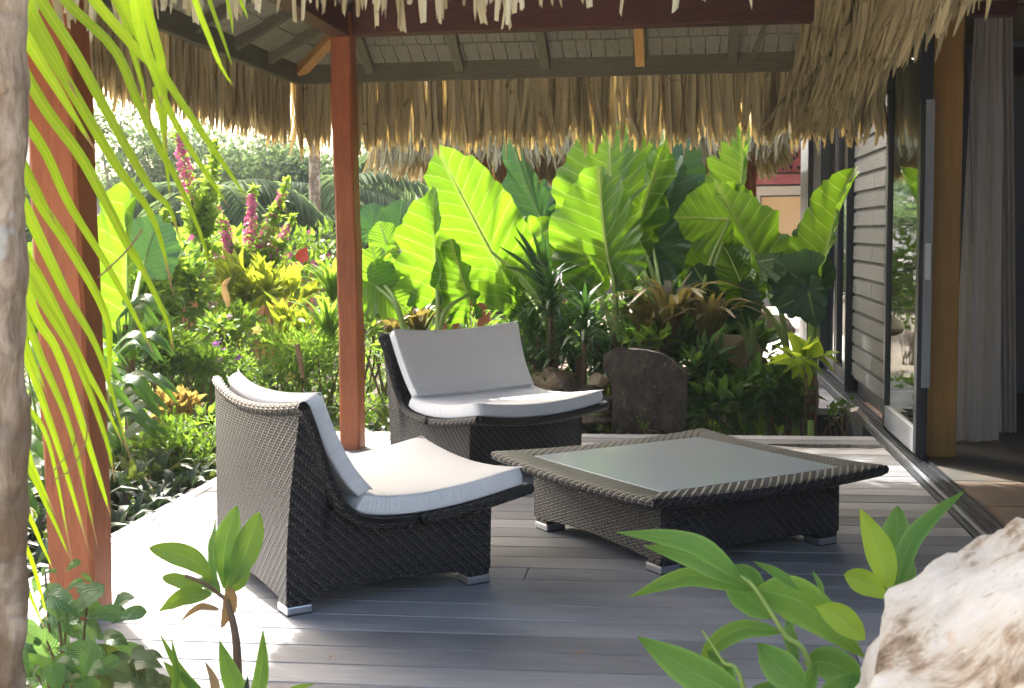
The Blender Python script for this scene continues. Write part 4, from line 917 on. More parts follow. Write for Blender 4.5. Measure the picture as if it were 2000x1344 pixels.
eplant('dark crinkled elephant ear half hidden under the thatch fringe, right of centre',(1300,600),[
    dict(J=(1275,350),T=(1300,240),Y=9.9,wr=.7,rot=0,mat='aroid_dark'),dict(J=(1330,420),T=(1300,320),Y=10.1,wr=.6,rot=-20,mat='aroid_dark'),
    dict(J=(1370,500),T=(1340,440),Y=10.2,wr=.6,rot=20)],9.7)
eplant('small elephant ears just right of the middle post, in front of the hill',(765,560),[
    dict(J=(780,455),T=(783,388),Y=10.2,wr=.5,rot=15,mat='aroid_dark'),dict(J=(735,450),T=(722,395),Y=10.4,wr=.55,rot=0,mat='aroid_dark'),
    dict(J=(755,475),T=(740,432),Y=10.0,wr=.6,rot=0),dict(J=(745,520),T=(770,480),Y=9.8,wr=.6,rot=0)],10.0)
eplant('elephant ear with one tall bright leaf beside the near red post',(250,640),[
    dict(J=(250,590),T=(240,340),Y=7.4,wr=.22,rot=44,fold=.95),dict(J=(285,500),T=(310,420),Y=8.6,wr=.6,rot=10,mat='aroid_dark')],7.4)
eplant('elephant ear at the far left, mostly behind the near post',(90,640),[
    dict(J=(70,560),T=(62,470),Y=7.6,wr=.7,rot=10),dict(J=(120,560),T=(160,500),Y=7.9,wr=.6,rot=0)],7.6)
eplant('broken dark elephant ear leaves hanging low over the rocks by the path',(1470,700),[
    dict(J=(1400,590),T=(1350,520),Y=9.0,wr=.5,rot=20,mat='aroid_dark'),dict(J=(1440,580),T=(1455,645),Y=8.9,wr=.6,rot=-20,mat='aroid_dark'),
    dict(J=(1455,520),T=(1425,470),Y=9.2,wr=.4,rot=20,mat='aroid_dark')],8.9)
# ---------------------------------------------------------------- STRAPPY PLANTS
def rosette(name,label,cat,foot,n,L,W,mat,spread=.9,up_=1.,kind='strap',parent=None,group=None,arch=.35,part='leaf',z0=None,joined=False,seg=9,fold=.35):
    b=V3(*foot); t=thing(name,label,cat,b,group=group) if parent is None else parent
    m=MB()
    for i in range(n):
        a=i*2.4+random.uniform(-.2,.2); l=L*random.uniform(.65,1.1); e=random.uniform(.25,1.)*spread
        o=V3(math.cos(a),math.sin(a),0); s0=b+o*.01
        p1=s0+o*l*.35*e+V3(0,0,1)*l*.5*up_; p2=s0+o*l*.85*e+V3(0,0,1)*l*(.85-arch*e)*up_
        if not joined: m=MB()
        ribbon(m,[s0,p1,p2],W*random.uniform(.8,1.15),kind,seg,3,nref=V3(0,0,1)+o*-.3,fold=fold,wave=.02)
        if not joined: m.build(part,mat,t,smooth=True)
    if joined: m.build(part,mat,t,smooth=True,kind='stuff')
    return t
# dracaena stalks with tufts
def dracaena(label,px,py,Y,tufts,mat='dracaena_leaf'):
    b=PY(px,py,Y); t=thing('dracaena',label,'plant',(b[0],b[1],-.25),group='dark dracaenas behind the farther chair')
    for (tx,ty,L,n) in tufts:
        p=PY(tx,ty,Y+random.uniform(-.15,.15)); m=MB(); m.tube(spline([V3(b[0],b[1],-.25),(b+p)/2,p],8),np.linspace(.022,.015,8),7); m.build('stalk','stem_brown',t,smooth=True)
        m=MB()
        for i in range(n):
            q=i/n; a=i*2.4; o=V3(math.cos(a),math.sin(a),0); s0=p-V3(0,0,1)*.25*q*.9; l=L*random.uniform(.7,1.1); e=.3+.8*q
            ribbon(m,[s0,s0+o*l*.5*e+V3(0,0,l*.42*(1-q*.6)),s0+o*l*(.5+.5*e)*.9+V3(0,0,l*(.75-1.0*q))],.030,'strap',8,3,nref=V3(0,0,1)-o*.3,fold=.3)
        m.build('leaf_tuft',mat,t,smooth=True,kind='stuff')
dracaena('dracaena with banded bare stalk between the dark slab and the farther chair',1140,740,8.5,[(1142,610,.30,46),(1120,700,.24,34)])
dracaena('dense dark dracaena right behind the armless chair back corner',1075,750,8.6,[(1075,560,.32,50),(1040,640,.30,46),(1100,650,.28,44),(1060,715,.26,40),(1025,700,.24,30)])
dracaena('low dark dracaena left of the slab rock, under the big leaves',1180,740,8.9,[(1185,680,.26,40),(1160,640,.26,36),(1225,690,.22,30)])
t=thing('spiky_palm','dark spiky leaf fan standing above the dracaena','plant',(PY(1065,640,8.8)[0],8.8,-.25))
m=MB(); c0=PY(1068,560,8.8); m.tube([V3(c0[0],8.8,-.25),c0],[.02,.012],6); m.build('stalk','stem_green',t)
for tx,ty in ((973,480),(1003,460),(1018,455),(1040,450),(1058,445),(1070,448),(985,520),(1005,440)): leaf_obj('leaf','dracaena_leaf',t,[c0,(c0+PY(tx,ty,8.75))/2+V3(0,0,.03),PY(tx,ty,8.75)],.035,'strap',fold=.3)
# reddish bromeliads
for (lb,px,py,Y,L,n) in (('large coppery bromeliad clump in the middle of the bed behind the slab rock',1310,655,8.75,.74,34),('coppery bromeliad with curling brown tips at the left of the tan boulder',1385,665,8.7,.58,28),('smaller olive bromeliad left of the large one',1258,660,8.9,.5,22),
    ('brown tipped bromeliad behind the chair backrest, right of the middle post',818,655,9.1,.5,20),('olive bromeliad just left of the bright half leaf',770,665,9.2,.42,16)):
    b=PY(px,py,Y); rosette('bromeliad',lb,'plant',(b[0],b[1],b[2]-.05),n,L,.058,'cordyline_leaf',spread=.95,arch=.5,group='coppery bromeliads',seg=12)
# ---------------------------------------------------------------- ROCKS
c=PY(1262,768,8.15)
def slab():
    t=tag(rock('slab_rock','large dark upright slab of rock behind the low table',(c[0],8.32,c[2]-.05),(.30,.11,.40),'slate_rock',5,5,.10,16,R(-8)),cat='rock'); return t
# shape the slab from its outline, then roughen it
FCT=[(0,0,0),(.9,.1,.5),(-.6,.1,.9),(.2,.1,-1.2),(1.2,0,-.4)]
def outline_rock(name,label,pts,Y,th,mat,seed):
    import bmesh
    P=[PY(x,y,Y) for x,y in pts]; bm=bmesh.new(); f=[bm.verts.new(p) for p in P]; face=bm.faces.new(f)
    r=bmesh.ops.extrude_face_region(bm,geom=[face]); vs=[v for v in r['geom'] if isinstance(v,bmesh.types.BMVert)]
    cen=sum((Vector(p) for p in P),Vector())/len(P)
    for v in vs: v.co=cen+(v.co-cen)*.9+Vector((0.05,th,0))
    bmesh.ops.triangulate(bm,faces=bm.faces); 
    for _ in range(4): bmesh.ops.subdivide_edges(bm,edges=[e for e in bm.edges if e.calc_length()>.035],cuts=1)
    bmesh.ops.triangulate(bm,faces=bm.faces); bmesh.ops.recalc_face_normals(bm,faces=bm.faces); bm.normal_update()
    for v in bm.verts:
        n1=mnoise.fractal(v.co*3.2+Vector((seed,0,0)),1,2,5); n2=mnoise.noise(v.co*11+Vector((seed,3,0)))
        fc=max(v.co.dot(Vector(q)) for q in FCT)-v.co.dot(Vector(FCT[0])); v.co+=v.normal*(.018*n1+.012*n2)+Vector((0,-min(fc,.12)*.35,0))
    me=bpy.data.meshes.new(name); bm.to_mesh(me); bm.free(); me.materials.append(MATS[mat]); o=bpy.data.objects.new(name,me); COL.objects.link(o)
    return tag(o,label,'rock')
outline_rock('slab_rock','large dark upright slab of rock behind the low table',[(1198,855),(1196,760),(1178,715),(1180,690),(1215,676),(1268,682),(1310,700),(1340,730),(1346,770),(1338,858),(1335,905),(1205,905)],8.22,.2,'slate_rock',3)
RK='rocks edging the bed behind the deck'
for i,(lb,px,py,Y,r,mt) in enumerate((('long tan rock right behind the farther chair',1078,742,8.5,(.19,.13,.085),'tan_rock'),('small tilted grey brown stone in front of the long tan rock',1108,757,8.3,(.085,.07,.05),'slate_rock'),
    ('small tan wedge stone left of the dark slab',1168,745,8.35,(.07,.08,.06),'tan_rock'),('dark stone low between tan wedge and slab',1150,765,8.3,(.09,.07,.045),'slate_rock'),('flat dark stone stacked below the chair seat corner',1170,800,8.25,(.11,.08,.03),'slate_rock'),
    ('lowest flat dark stone beside the slab foot',1165,820,8.22,(.12,.08,.035),'slate_rock'),('upper flat dark stone beside the slab',1178,780,8.28,(.1,.08,.03),'slate_rock'),
    ('big brown boulder half covered by leaves right of the slab',1420,700,9.1,(.27,.16,.20),'tan_rock'),('pale tan boulder catching the sun beside the path',1482,632,9.6,(.12,.12,.13),'tan_rock'),
    ('pale kerb boulder on the sunlit path',1515,640,11.2,(.2,.2,.12),'tan_rock'))):
    q=PY(px,py,Y); rock('rock',lb,(q[0],q[1],q[2]),r,mt,i+11,3,.14,9,random.uniform(-.5,.5),group=RK)
# concrete edging and the little dark step deck by the wall
sd2=thing('step_deck','small dark plank step platform beside the grey siding wall','step',(1.1,10.2,-.26))
for i in range(9): MB().box((.72,9.35+i*.135,-.06),(1.27,9.35+i*.135+.13,-.01),.003).build('step_board','deck_board',sd2)
bx('step_frame','dark_frame',(.73,9.36,-.25),(1.27,10.5,-.061),sd2)
outline_rock('kerb_stone','rough concrete kerb stone leaning under the siding wall',[(1655,800),(1672,798),(1712,850),(1712,880),(1668,880)],8.5,.25,'curb',8)
# cut yellow green stump stalk
m=MB(); q=PY(1584,858,8.12); m.tube([q,PY(1583,822,8.12)],[.022,.019],9); tag(m.build('cut_stalk','stem_green',smooth=True),'short cut yellow green stalk standing in the soil at the deck edge','plant stump')
# thick green stem
m=MB(); m.tube(spline([PY(1562,850,8.5),PY(1560,760,8.5),PY(1552,700,8.6)],8),[.055,.052,.05,.047,.043,.04,.036,.03],10); tag(m.build('plant_trunk','stem_green',smooth=True),'thick green plant trunk rising from the dark bed','plant trunk')
# ---------------------------------------------------------------- SHRUBS OF THE RIGHT BED
def S(label,px,py,Y,rad,n,L,W,mat,tpl='ovate',name='shrub',cat='shrub',**k):
    q=PY(px,py,Y); return shrub(name,label,cat,q,rad,n,L,W,mat,tpl,**k)
S('dark glossy broad leaved shrub low in front of the boulder, right of the slab',1430,785,8.3,(.34,.14,.24),330,.135,.46,'broad_leaf')
S('dark leafy shrub touching the slab rock on its right side',1375,715,8.45,(.17,.14,.2),130,.13,.42,'broad_leaf')
S('dark leafy shrub under the lime green plant by the wall',1525,785,8.4,(.24,.14,.22),230,.13,.46,'broad_leaf')
S('lime yellow leaved plant catching the sun in front of the siding wall',1572,705,8.3,(.13,.08,.09),30,.17,.6,'ginger_lime',upb=.2)
S('small sparse weed with heart leaves near the kerb stone',1640,800,8.3,(.13,.1,.12),40,.06,.7,'broad_leaf')
S('loose green plant with narrow leaves over the top of the slab rock',1270,665,8.6,(.26,.1,.05),60,.12,.28,'light_leaf','lance')
S('tiny green weed growing at the foot of the slab rock',1255,832,8.1,(.05,.03,.06),26,.04,.5,'light_leaf')
S('dark undergrowth behind the slab rock and dracaena',1230,700,9.1,(.6,.25,.30),1300,.12,.38,'broad_leaf')
S('dark undergrowth right of the boulder below the drooping leaf',1450,700,9.3,(.35,.2,.28),700,.12,.42,'broad_leaf')
S('dark undergrowth below the middle elephant ears',1330,620,9.9,(.7,.3,.38),1300,.13,.4,'broad_leaf')
S('dark undergrowth behind the dracaenas, left of the slab',1080,650,9.6,(.5,.3,.4),900,.14,.22,'broad_leaf','lance')
S('mixed undergrowth behind the farther chair back',900,680,9.4,(.7,.3,.35),620,.12,.3,'light_leaf','lance')
S('green shrub seen through the leaves in front of the carved house',1420,560,13.5,(.7,.5,.55),700,.10,.5,'light_leaf')
S('round leafy shrub on the far side of the path',1330,560,14.2,(.8,.6,.6),700,.11,.5,'far_leaf')
# ---------------------------------------------------------------- GARDEN LEFT
# boat-lily border: rosettes one by one along the deck edge
BG='boat lily rosettes bordering the deck'
ORD=['first','second','third','fourth','fifth','sixth','seventh','eighth','ninth','tenth','eleventh','twelfth','thirteenth','fourteenth','fifteenth','sixteenth']
def lily(x,y,z,n,L,dark,lb): rosette('boat_lily',lb,'plant',(x,y,z+.02),n,L*1.15,.05,'boat_leaf_dark' if dark else 'boat_leaf',spread=1.,arch=.45,group=BG,part='leaf_cluster',joined=True,seg=6)
for i in range(15):
    y=4.55+i*.235; lily(-2.56-random.uniform(0,.05),y,-.18,15,.27,i<9,ORD[i]+' boat lily from the near post, front row along left deck edge')
for i in range(13):
    y=4.7+i*.27; lily(-2.82-random.uniform(0,.08),y,-.16,15,.31,i<6,ORD[i]+' boat lily from the near post, middle row along left deck edge')
for i in range(11):
    y=5.6+i*.27; lily(-3.1-random.uniform(0,.1),y,-.12,16,.33,False,ORD[i]+' boat lily from the near post, third row from left deck edge')
for i in range(16):
    x=-2.5+i*.165; lily(x,8.22+random.uniform(-.04,.04),-.2,14,.28,i%3==0,ORD[i]+' boat lily from the left, front row behind the back deck edge')
for i in range(9):
    x=-2.7+i*.25; lily(x,8.5,-.14,14,.33,False,ORD[i]+' boat lily from the left, second row behind the back deck edge')
# gingers beside the near post
def cane(label,foot,tipz,lean,n,L,W,mat='ginger_leaf',name='ginger_plant',group='ginger plants beside the near post'):
    foot=(foot[0]-(.3 if foot[0]>-2.95 else 0.),foot[1]+.15,foot[2])
    b=V3(*foot); t=thing(name,label,'plant',b,group=group)
    for q in range(3):
        a=random.uniform(0,6.28); top=b+V3(lean[0]+math.cos(a)*.12,lean[1]+math.sin(a)*.12,tipz*random.uniform(.8,1.05)); P=spline([b,(b+top)/2+V3(0,0,.08),top],12)
        m=MB(); m.tube(P,np.linspace(.011,.004,12),6); m.build('cane','stem_green',t,smooth=True)
        for i in range(n):
            f=.25+.75*i/(n-1); p=P[int(f*11)]; sd_=1 if i%2 else -1; o=nrm(V3(math.cos(a+.4)*sd_,math.sin(a+.4)*sd_*.5-.15,.0)); l=L*random.uniform(.8,1.1)
            leaf_obj('leaf',mat,t,[p,p+o*l*.5+V3(0,0,l*.32),p+o*l*.95+V3(0,0,l*(.1-.25*random.random()))],W,'lance',n=10,k=5,nref=V3(0,-.5,1),fold=.2)
for i,(lb,px,py,Y,h,L) in enumerate((('ginger plant with arching leaves just right of the near post, nearest the deck',255,960,5.9,.75,.34),('ginger plant right of the near post at mid height',270,820,6.5,.95,.36),('tall ginger plant behind the near post top leaves by the aroid',235,720,7.0,1.2,.36),('ginger plant between post and boat lilies',330,880,6.6,.6,.32),('bright ginger plant left of the near post by the trunk',70,900,5.6,.9,.34),('ginger plant low at left of the near post',75,1010,5.2,.55,.32))):
    q=G(px,py,-.2); q=PY(px,py,Y); cane(lb,(q[0],Y,-.2),h,(.05,-.05),7,L,.075,'garden_ginger')
SG='mixed sunlit garden shrubs'
# filler shrubs in depth, each its own
S('variegated pale shrub with small leaves beside the boat lilies, left of the nearer chair',370,880,6.9,(.3,.25,.26),900,.055,.35,'light_leaf','lance')
S('orange and lime coleus clump behind the nearer chair backrest, far left',345,800,7.5,(.2,.18,.12),300,.075,.55,'coleus_leaf')
S('pink and violet flowering shrub above the nearer chair backrest',400,690,8.2,(.45,.35,.28),1500,.055,.5,'light_leaf',flowers=('violet_petal',11,.032))
S('fine leaved yellow flowering shrub left of the middle post',590,690,8.9,(.5,.4,.35),1800,.06,.3,'light_leaf','lance',flowers=('yellow_petal',7,.055))
S('light green low shrub against the middle post foot, left side',600,800,8.9,(.4,.25,.2),600,.06,.4,'light_leaf','lance')
S('yellow crinkled croton in the middle of the garden bed',500,575,9.9,(.40,.3,.24),230,.25,.27,'croton_leaf','lance',upb=.9)
S('yellow green croton with gold veins lower right of the large croton',560,660,9.4,(.3,.3,.2),140,.2,.3,'croton_leaf','lance',upb=.7)
S('heart leaved lime shrub with long upright stems behind the ginger',330,560,9.3,(.5,.4,.42),1700,.075,.7,'light_leaf',flowers=('pink_petal',16,.04))
S('green shrub below the lime shrub, dark inside',300,700,8.2,(.35,.3,.3),900,.075,.5,'broad_leaf')
S('yellow and green small shrub around the dead brown stalk',430,640,9.1,(.35,.3,.25),700,.07,.5,'light_leaf')
S('dark green low filler shrub behind the coleus',420,760,8.6,(.5,.3,.2),700,.07,.5,'broad_leaf')
S('pale papaya leaved shrub spreading in the middle distance',400,500,11.5,(.8,.5,.25),700,.15,.45,'light_leaf')
S('bushy green hedge clump behind the croton',560,520,12.5,(.9,.6,.5),1500,.09,.5,'light_leaf',flowers=('pink_petal',30,.06))
S('leafy clump to the left of the near post in the middle distance',80,640,10,(.7,.5,.6),1200,.1,.5,'light_leaf')
S('tall leafy clump behind the palm leaflets at far left',60,440,14,(1.,.8,.6),1600,.12,.5,'far_leaf')
S('green filler shrub behind the middle post',700,560,11,(.7,.4,.5),1000,.09,.35,'light_leaf','lance')
S('feathery green shrub right of the middle post',760,600,10.5,(.6,.4,.5),900,.12,.3,'light_leaf','lance')
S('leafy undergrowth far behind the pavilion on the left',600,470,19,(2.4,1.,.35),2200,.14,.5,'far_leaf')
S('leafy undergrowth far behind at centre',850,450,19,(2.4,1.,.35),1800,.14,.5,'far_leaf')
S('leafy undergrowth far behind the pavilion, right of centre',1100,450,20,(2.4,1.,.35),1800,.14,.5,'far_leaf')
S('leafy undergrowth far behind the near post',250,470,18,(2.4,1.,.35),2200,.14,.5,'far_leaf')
# pink spikes
def spike_shrub(label,px,py,Y,spikes,foot):
    q=PY(px,py,Y); b=PY(*foot,Y); t=thing('flowering_shrub',label,'shrub',(b[0],Y,-.25),group='tall shrubs with magenta flower spikes')
    lm=MB(); fm=MB(); sm=MB()
    for (x0,y0,x1,y1,fl) in spikes:
        a,c_=PY(x0,y0,Y),PY(x1,y1,Y+random.uniform(-.2,.2)); P=spline([a,(a+c_)/2+V3(rng.normal()*.03,0,0),c_],20); sm.tube(P,np.linspace(.011,.004,20),5)
        ln=np.linalg.norm(c_-a); n=int(180*ln/.6); f=rng.random(n); pp=P[(f*19).astype(int)]+rvec(n)*.11*(1.05-f)[:,None]
        D=rvec(n)+V3(0,0,.5); l=rng.uniform(.06,.11,n)*(1.25-f*.5); l=l*np.where((f>.4)&(f<.9)&(fl>.3),.6,1.); scatter(lm,'ovate',pp,D,V3(0,0,1)+rvec(n)*.4,l,l*.6)
        if fl:
            n=int(150*ln/.6*fl); f=rng.random(n)*.5+.40; pp=P[np.clip(f*19,0,19).astype(int)]+rvec(n)*(.085*(1.2-f))[:,None]+V3(0,-.03,0); D=rvec(n); l=rng.uniform(.024,.042,n); scatter(fm,'tiny',pp,D,V3(0,-1,.2)+rvec(n)*.5,l,l*.9)
    sm.tube([V3(b[0],Y,-.25),PY(spikes[0][0],spikes[0][1],Y)],[.03,.02],6)
    sm.build('stem','stem_brown',t); lm.build('foliage','lime_leaf',t,kind='stuff',smooth=True)
    if fm.n: fm.build('flower_spike','pink_petal',t,kind='stuff')
spike_shrub('magenta spiked shrub left of the middle post, tallest in the group',480,500,10.8,[(490,560,495,360,1.2),(480,560,415,385,.6),(480,560,435,440,1.),(500,560,565,345,.25),(500,560,575,420,.35),(485,560,520,440,.8),(480,560,400,470,.2),(500,560,560,470,.2),(490,560,460,480,0),(490,560,530,490,.2)],(490,620))
spike_shrub('thin shrub with a single drooping magenta spike high behind the palm leaflets',370,330,10.2,[(390,470,345,240,.9),(395,470,405,330,0),(392,470,425,270,0)],(395,620))
spike_shrub('upright dark stemmed shrub with round lime leaves beside the ginger',320,480,9.0,[(315,640,322,400,0),(312,640,300,470,0),(330,640,352,500,0)],(315,700))
# upright green blades next to the post
for lb,px,py,Y in (('spiky green yucca left against the middle post',650,560,9.6),('smaller spiky green yucca below it, left of the middle post',640,640,9.0)):
    q=PY(px,py,Y); rosette('yucca',lb,'plant',(q[0],q[1],q[2]-.12),40,.48,.04,'light_leaf',spread=.9,arch=.25,group='spiky green yuccas')
q=PY(594,520,10.); t=thing('heliconia','red pointed heliconia bract above the yellow croton, right of the orange walls','flower',(q[0],q[1],-.25)); m=MB(); m.tube([V3(q[0],q[1],-.25),q],.008,6); m.build('stem','stem_green',t); leaf_obj('bract','red_bract',t,[PY(588,512,10.),PY(592,496,10.),PY(600,482,10.)],.11,'ovate',fold=.3)
# dead brown curled leaf and stake
m=MB(); m.tube([PY(592,738,8.6),PY(580,672,8.6)],[.016,.02],8); tag(m.build('wooden_stake','litter',smooth=True),'short light brown wooden stake in the bed behind the nearer chair','stake')
t=thing('curled_dead_leaf','upright curled brown dead leaf rising above the yellow shrubs','leaf',PY(448,600,9.0)); leaf_obj('blade','dead_leaf',t,[PY(447,600,9.),PY(438,560,9.),PY(452,540,9.)],.05,'strap',fold=.5)
q=PY(425,690,9.); rosette('bromeliad','striped olive and copper bromeliad above the nearer chair',  'plant',(q[0],q[1],q[2]),16,.34,.05,'cordyline_leaf',spread=.9,arch=.4,group='coppery bromeliads')
q=PY(395,720,8.9); 
# ---------------------------------------------------------------- TREES AND PALMS
def frond(parent,base,dirh,L,mat='far_leaf',rise=.55,droop=.9,nl=34,ll=.55,wd=.05,name='frond'):
    d=nrm(V3(*dirh)); P=np.array([V3(*base)+d*L*s+V3(0,0,1)*(L*rise*s-L*droop*s*s) for s in np.linspace(0,1,14)]); m=MB(); m.tube(P,np.linspace(.022,.006,14),4,cap=False)
    sd_=nrm(np.cross(d,V3(0,0,1))); n=nl*2; s=np.repeat(np.linspace(.12,1,nl),2); sg=np.tile([1,-1],nl); idx=np.clip(s*13,0,12.99); i0=idx.astype(int); f=(idx-i0)[:,None]
    pp=P[i0]*(1-f)+P[i0+1]*f; T=np.gradient(P,axis=0); T/=np.linalg.norm(T,axis=1,keepdims=True)
    D=T[i0]*.55+sd_[None]*sg[:,None]*.8+V3(0,0,-.45)+rng.normal(size=(n,3))*.06; l=ll*(np.sin(np.pi*(s*.85+.1))**.6)*rng.uniform(.85,1.1,n)
    V,F,U=TPL['lance']; scatter(m,'lance',pp,D,np.tile(V3(0,0,1),(n,1)),l,np.full(n,wd)); return m.build(name,mat,parent,smooth=True)
def palm(label,px,pyb,pyt,Y,r,nf,L,crown=True,lean=0.,mat='far_leaf',base=None):
    b=PY(px,pyb,Y); c=PY(px+lean,pyt,Y); b[2]=-.26; t=thing('coconut_palm',label,'palm tree',b,group='coconut palms')
    m=MB(); n=40; P=spline([b,(b*.6+c*.4)+V3(.04,0,0),c],n); rr=np.array([r*(1.15-.25*i/n)*(1+.05*(i%2)) for i in range(n)]); m.tube(P,rr,12); m.build('trunk','palm_bark',t,smooth=True)
    if crown:
        for i in range(nf):
            a=i*2.4+.3; e=random.uniform(.1,1.); frond(t,c,(math.cos(a),math.sin(a),0),L*random.uniform(.8,1.1),mat,rise=.9*e,droop=.55+.5*e)
    return t
palm('tall pale coconut trunk left of the middle post, its crown hidden by the thatch',606,470,-260,17,.075,10,2.6)
palm('coconut palm with low drooping crown behind the climbing shrub',405,480,395,15,.12,16,1.5)
palm('feathery palm seen through the gap left of the middle post',640,440,380,20,.1,14,2.0)
palm('feathery palm to the right of the middle post against the hill',715,460,345,23,.1,14,1.9)
palm('palm crown at upper left between leaflets and thatch',330,430,350,24,.12,12,1.8)
def tree(label,px,pyb,pyt,Y,rad,n,L,mat='far_leaf',trunk=True,r=.1,cl=26,group='garden trees'):
    c=PY(px,pyt,Y); t=thing('tree',label,'tree',(c[0],Y,-.26),group=group); b=V3(c[0],Y,-.26); rad=V3(*rad)
    m=MB(); fork=b+(c-b)*.55; m.tube(spline([b,(b+fork)/2+V3(.06,0,0),fork],8),np.linspace(r,r*.7,8),8)
    cc=rvec(cl)*(rng.random((cl,1))**.4)*rad+c
    for i in range(min(9,cl)): m.tube(spline([fork,(fork+cc[i])/2+rng.normal(size=3)*.15,cc[i]],8),np.linspace(r*.5,r*.1,8),5)
    m.build('trunk','bark',t,smooth=True)
    idx=rng.integers(0,cl,n); off=rvec(n); P=cc[idx]+off*rad*.32*(rng.random((n,1))**.5); D=off+rvec(n)*.7; l=L*rng.uniform(.7,1.2,n); mb=MB(); scatter(mb,'tiny',P,D,V3(0,0,1)+rvec(n)*.6,l,l*.6); mb.build('crown',mat,t,kind='stuff',smooth=True)
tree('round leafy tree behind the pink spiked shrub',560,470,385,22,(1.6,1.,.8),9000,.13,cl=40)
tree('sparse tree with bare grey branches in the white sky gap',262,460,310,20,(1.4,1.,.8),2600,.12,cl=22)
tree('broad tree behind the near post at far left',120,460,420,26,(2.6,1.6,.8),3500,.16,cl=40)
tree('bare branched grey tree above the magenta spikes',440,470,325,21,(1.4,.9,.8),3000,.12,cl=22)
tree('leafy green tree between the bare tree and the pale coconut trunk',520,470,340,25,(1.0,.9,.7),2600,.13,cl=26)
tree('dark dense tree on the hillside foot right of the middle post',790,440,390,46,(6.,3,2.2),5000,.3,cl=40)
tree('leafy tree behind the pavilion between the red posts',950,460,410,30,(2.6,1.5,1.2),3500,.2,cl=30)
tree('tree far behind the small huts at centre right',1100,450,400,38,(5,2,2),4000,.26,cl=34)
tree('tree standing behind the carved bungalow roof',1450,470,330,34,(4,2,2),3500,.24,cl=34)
def added_shade_tree(label,foot,crown,rad,n,L,r=.09):
    t=thing('tree',label,'tree',foot,group='garden trees'); b=V3(*foot); c=V3(*crown); m=MB(); fork=b*.35+c*.65; m.tube(spline([b,b*.7+c*.3+V3(.1,0,.2),fork],10),np.linspace(r,r*.6,10),8)
    cc=rvec(22)*(rng.random((22,1))**.4)*V3(*rad)+c
    for i in range(9): m.tube(spline([fork,(fork+cc[i])/2+rng.normal(size=3)*.1,cc[i]],6),np.linspace(r*.4,r*.1,6),5)
    m.build('trunk','bark',t,smooth=True); idx=rng.integers(0,22,n); off=rvec(n); P=cc[idx]+off*V3(*rad)*.33*(rng.random((n,1))**.5); l=L*rng.uniform(.7,1.2,n); mb=MB(); scatter(mb,'tiny',P,off+rvec(n)*.7,V3(0,0,1)+rvec(n)*.6,l,l*.6); mb.build('crown','far_leaf',t,kind='stuff',smooth=True)
added_shade_tree('added shade tree behind the thatched pavilion, its crown unseen above the view',(-2.74,15.9,-.26),(-2.76,14.8,7.4),(1.6,1.6,1.1),6500,.18)  # added tree: crown set out of view to keep sun off the siding
# far tree belt that reads as one mass
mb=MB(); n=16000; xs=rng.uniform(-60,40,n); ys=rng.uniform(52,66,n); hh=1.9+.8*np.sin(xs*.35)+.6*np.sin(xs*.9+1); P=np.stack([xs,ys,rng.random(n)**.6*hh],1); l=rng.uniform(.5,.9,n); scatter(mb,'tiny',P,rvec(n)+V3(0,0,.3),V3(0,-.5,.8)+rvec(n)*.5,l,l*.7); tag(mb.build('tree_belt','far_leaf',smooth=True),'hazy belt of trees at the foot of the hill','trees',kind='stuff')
# low ground cover over the soil left and behind
mb=MB(); n=9000; xs=rng.uniform(-9,-2.6,n); ys=rng.uniform(5,17,n); P=np.stack([xs,ys,rng.uniform(-.25,-.05,n)],1); l=rng.uniform(.06,.13,n); scatter(mb,'ovate',P,rvec(n)+V3(0,0,.6),V3(0,0,1)+rvec(n)*.4,l,l*.45)
n=5000; xs=rng.uniform(-2.6,.9,n); ys=rng.uniform(8.5,12,n); P=np.stack([xs,ys,rng.uniform(-.25,-.08,n)],1); l=rng.uniform(.06,.13,n); scatter(mb,'ovate',P,rvec(n)+V3(0,0,.6),V3(0,0,1)+rvec(n)*.4,l,l*.45)
tag(mb.build('ground_cover','light_leaf',smooth=True),'low leafy ground cover under the garden shrubs','ground cover',kind='stuff')
mb=MB(); n=700; xs=rng.uniform(-2.3,1.25,n); ys=rng.uniform(8.08,9.2,n); P=np.stack([xs,ys,np.full(n,-.25)],1); l=rng.uniform(.03,.08,n); scatter(mb,'ovate',P,rvec(n)*V3(1,1,.25)+V3(0,0,.1),V3(0,0,1)+rvec(n)*.5,l,l*.4); tag(mb.build('leaf_litter','dead_leaf'),'dry brown fallen leaves on the soil behind the deck','leaf litter',kind='stuff')
# ---------------------------------------------------------------- FOREGROUND
# palm trunk at the left edge
D0=2.0; a,b=PY(-75,-400,D0),PY(-92,1700,D0); b[2]=-.26
t=thing('palm_trunk_near','rough grey brown palm trunk cut by the left edge of the view','palm tree',b); t.name='leaning_palm'
n=120; m=MB(); P=spline([b,(a+b)/2,a],n); rr=[.102*(1+.035*mnoise.noise(Vector((0,0,i*.25)))+(.008 if i%9==0 else 0)) for i in range(n)]; m.tube(P,rr,40)
V=m.V[0]
for i in range(len(V)):
    p=Vector(V[i]); V[i]+=nrm(V[i]-P[min(i//40,n-1)])*(.010*mnoise.fractal(p*9,1,2,4))
m.build('trunk','palm_bark',t,smooth=True)
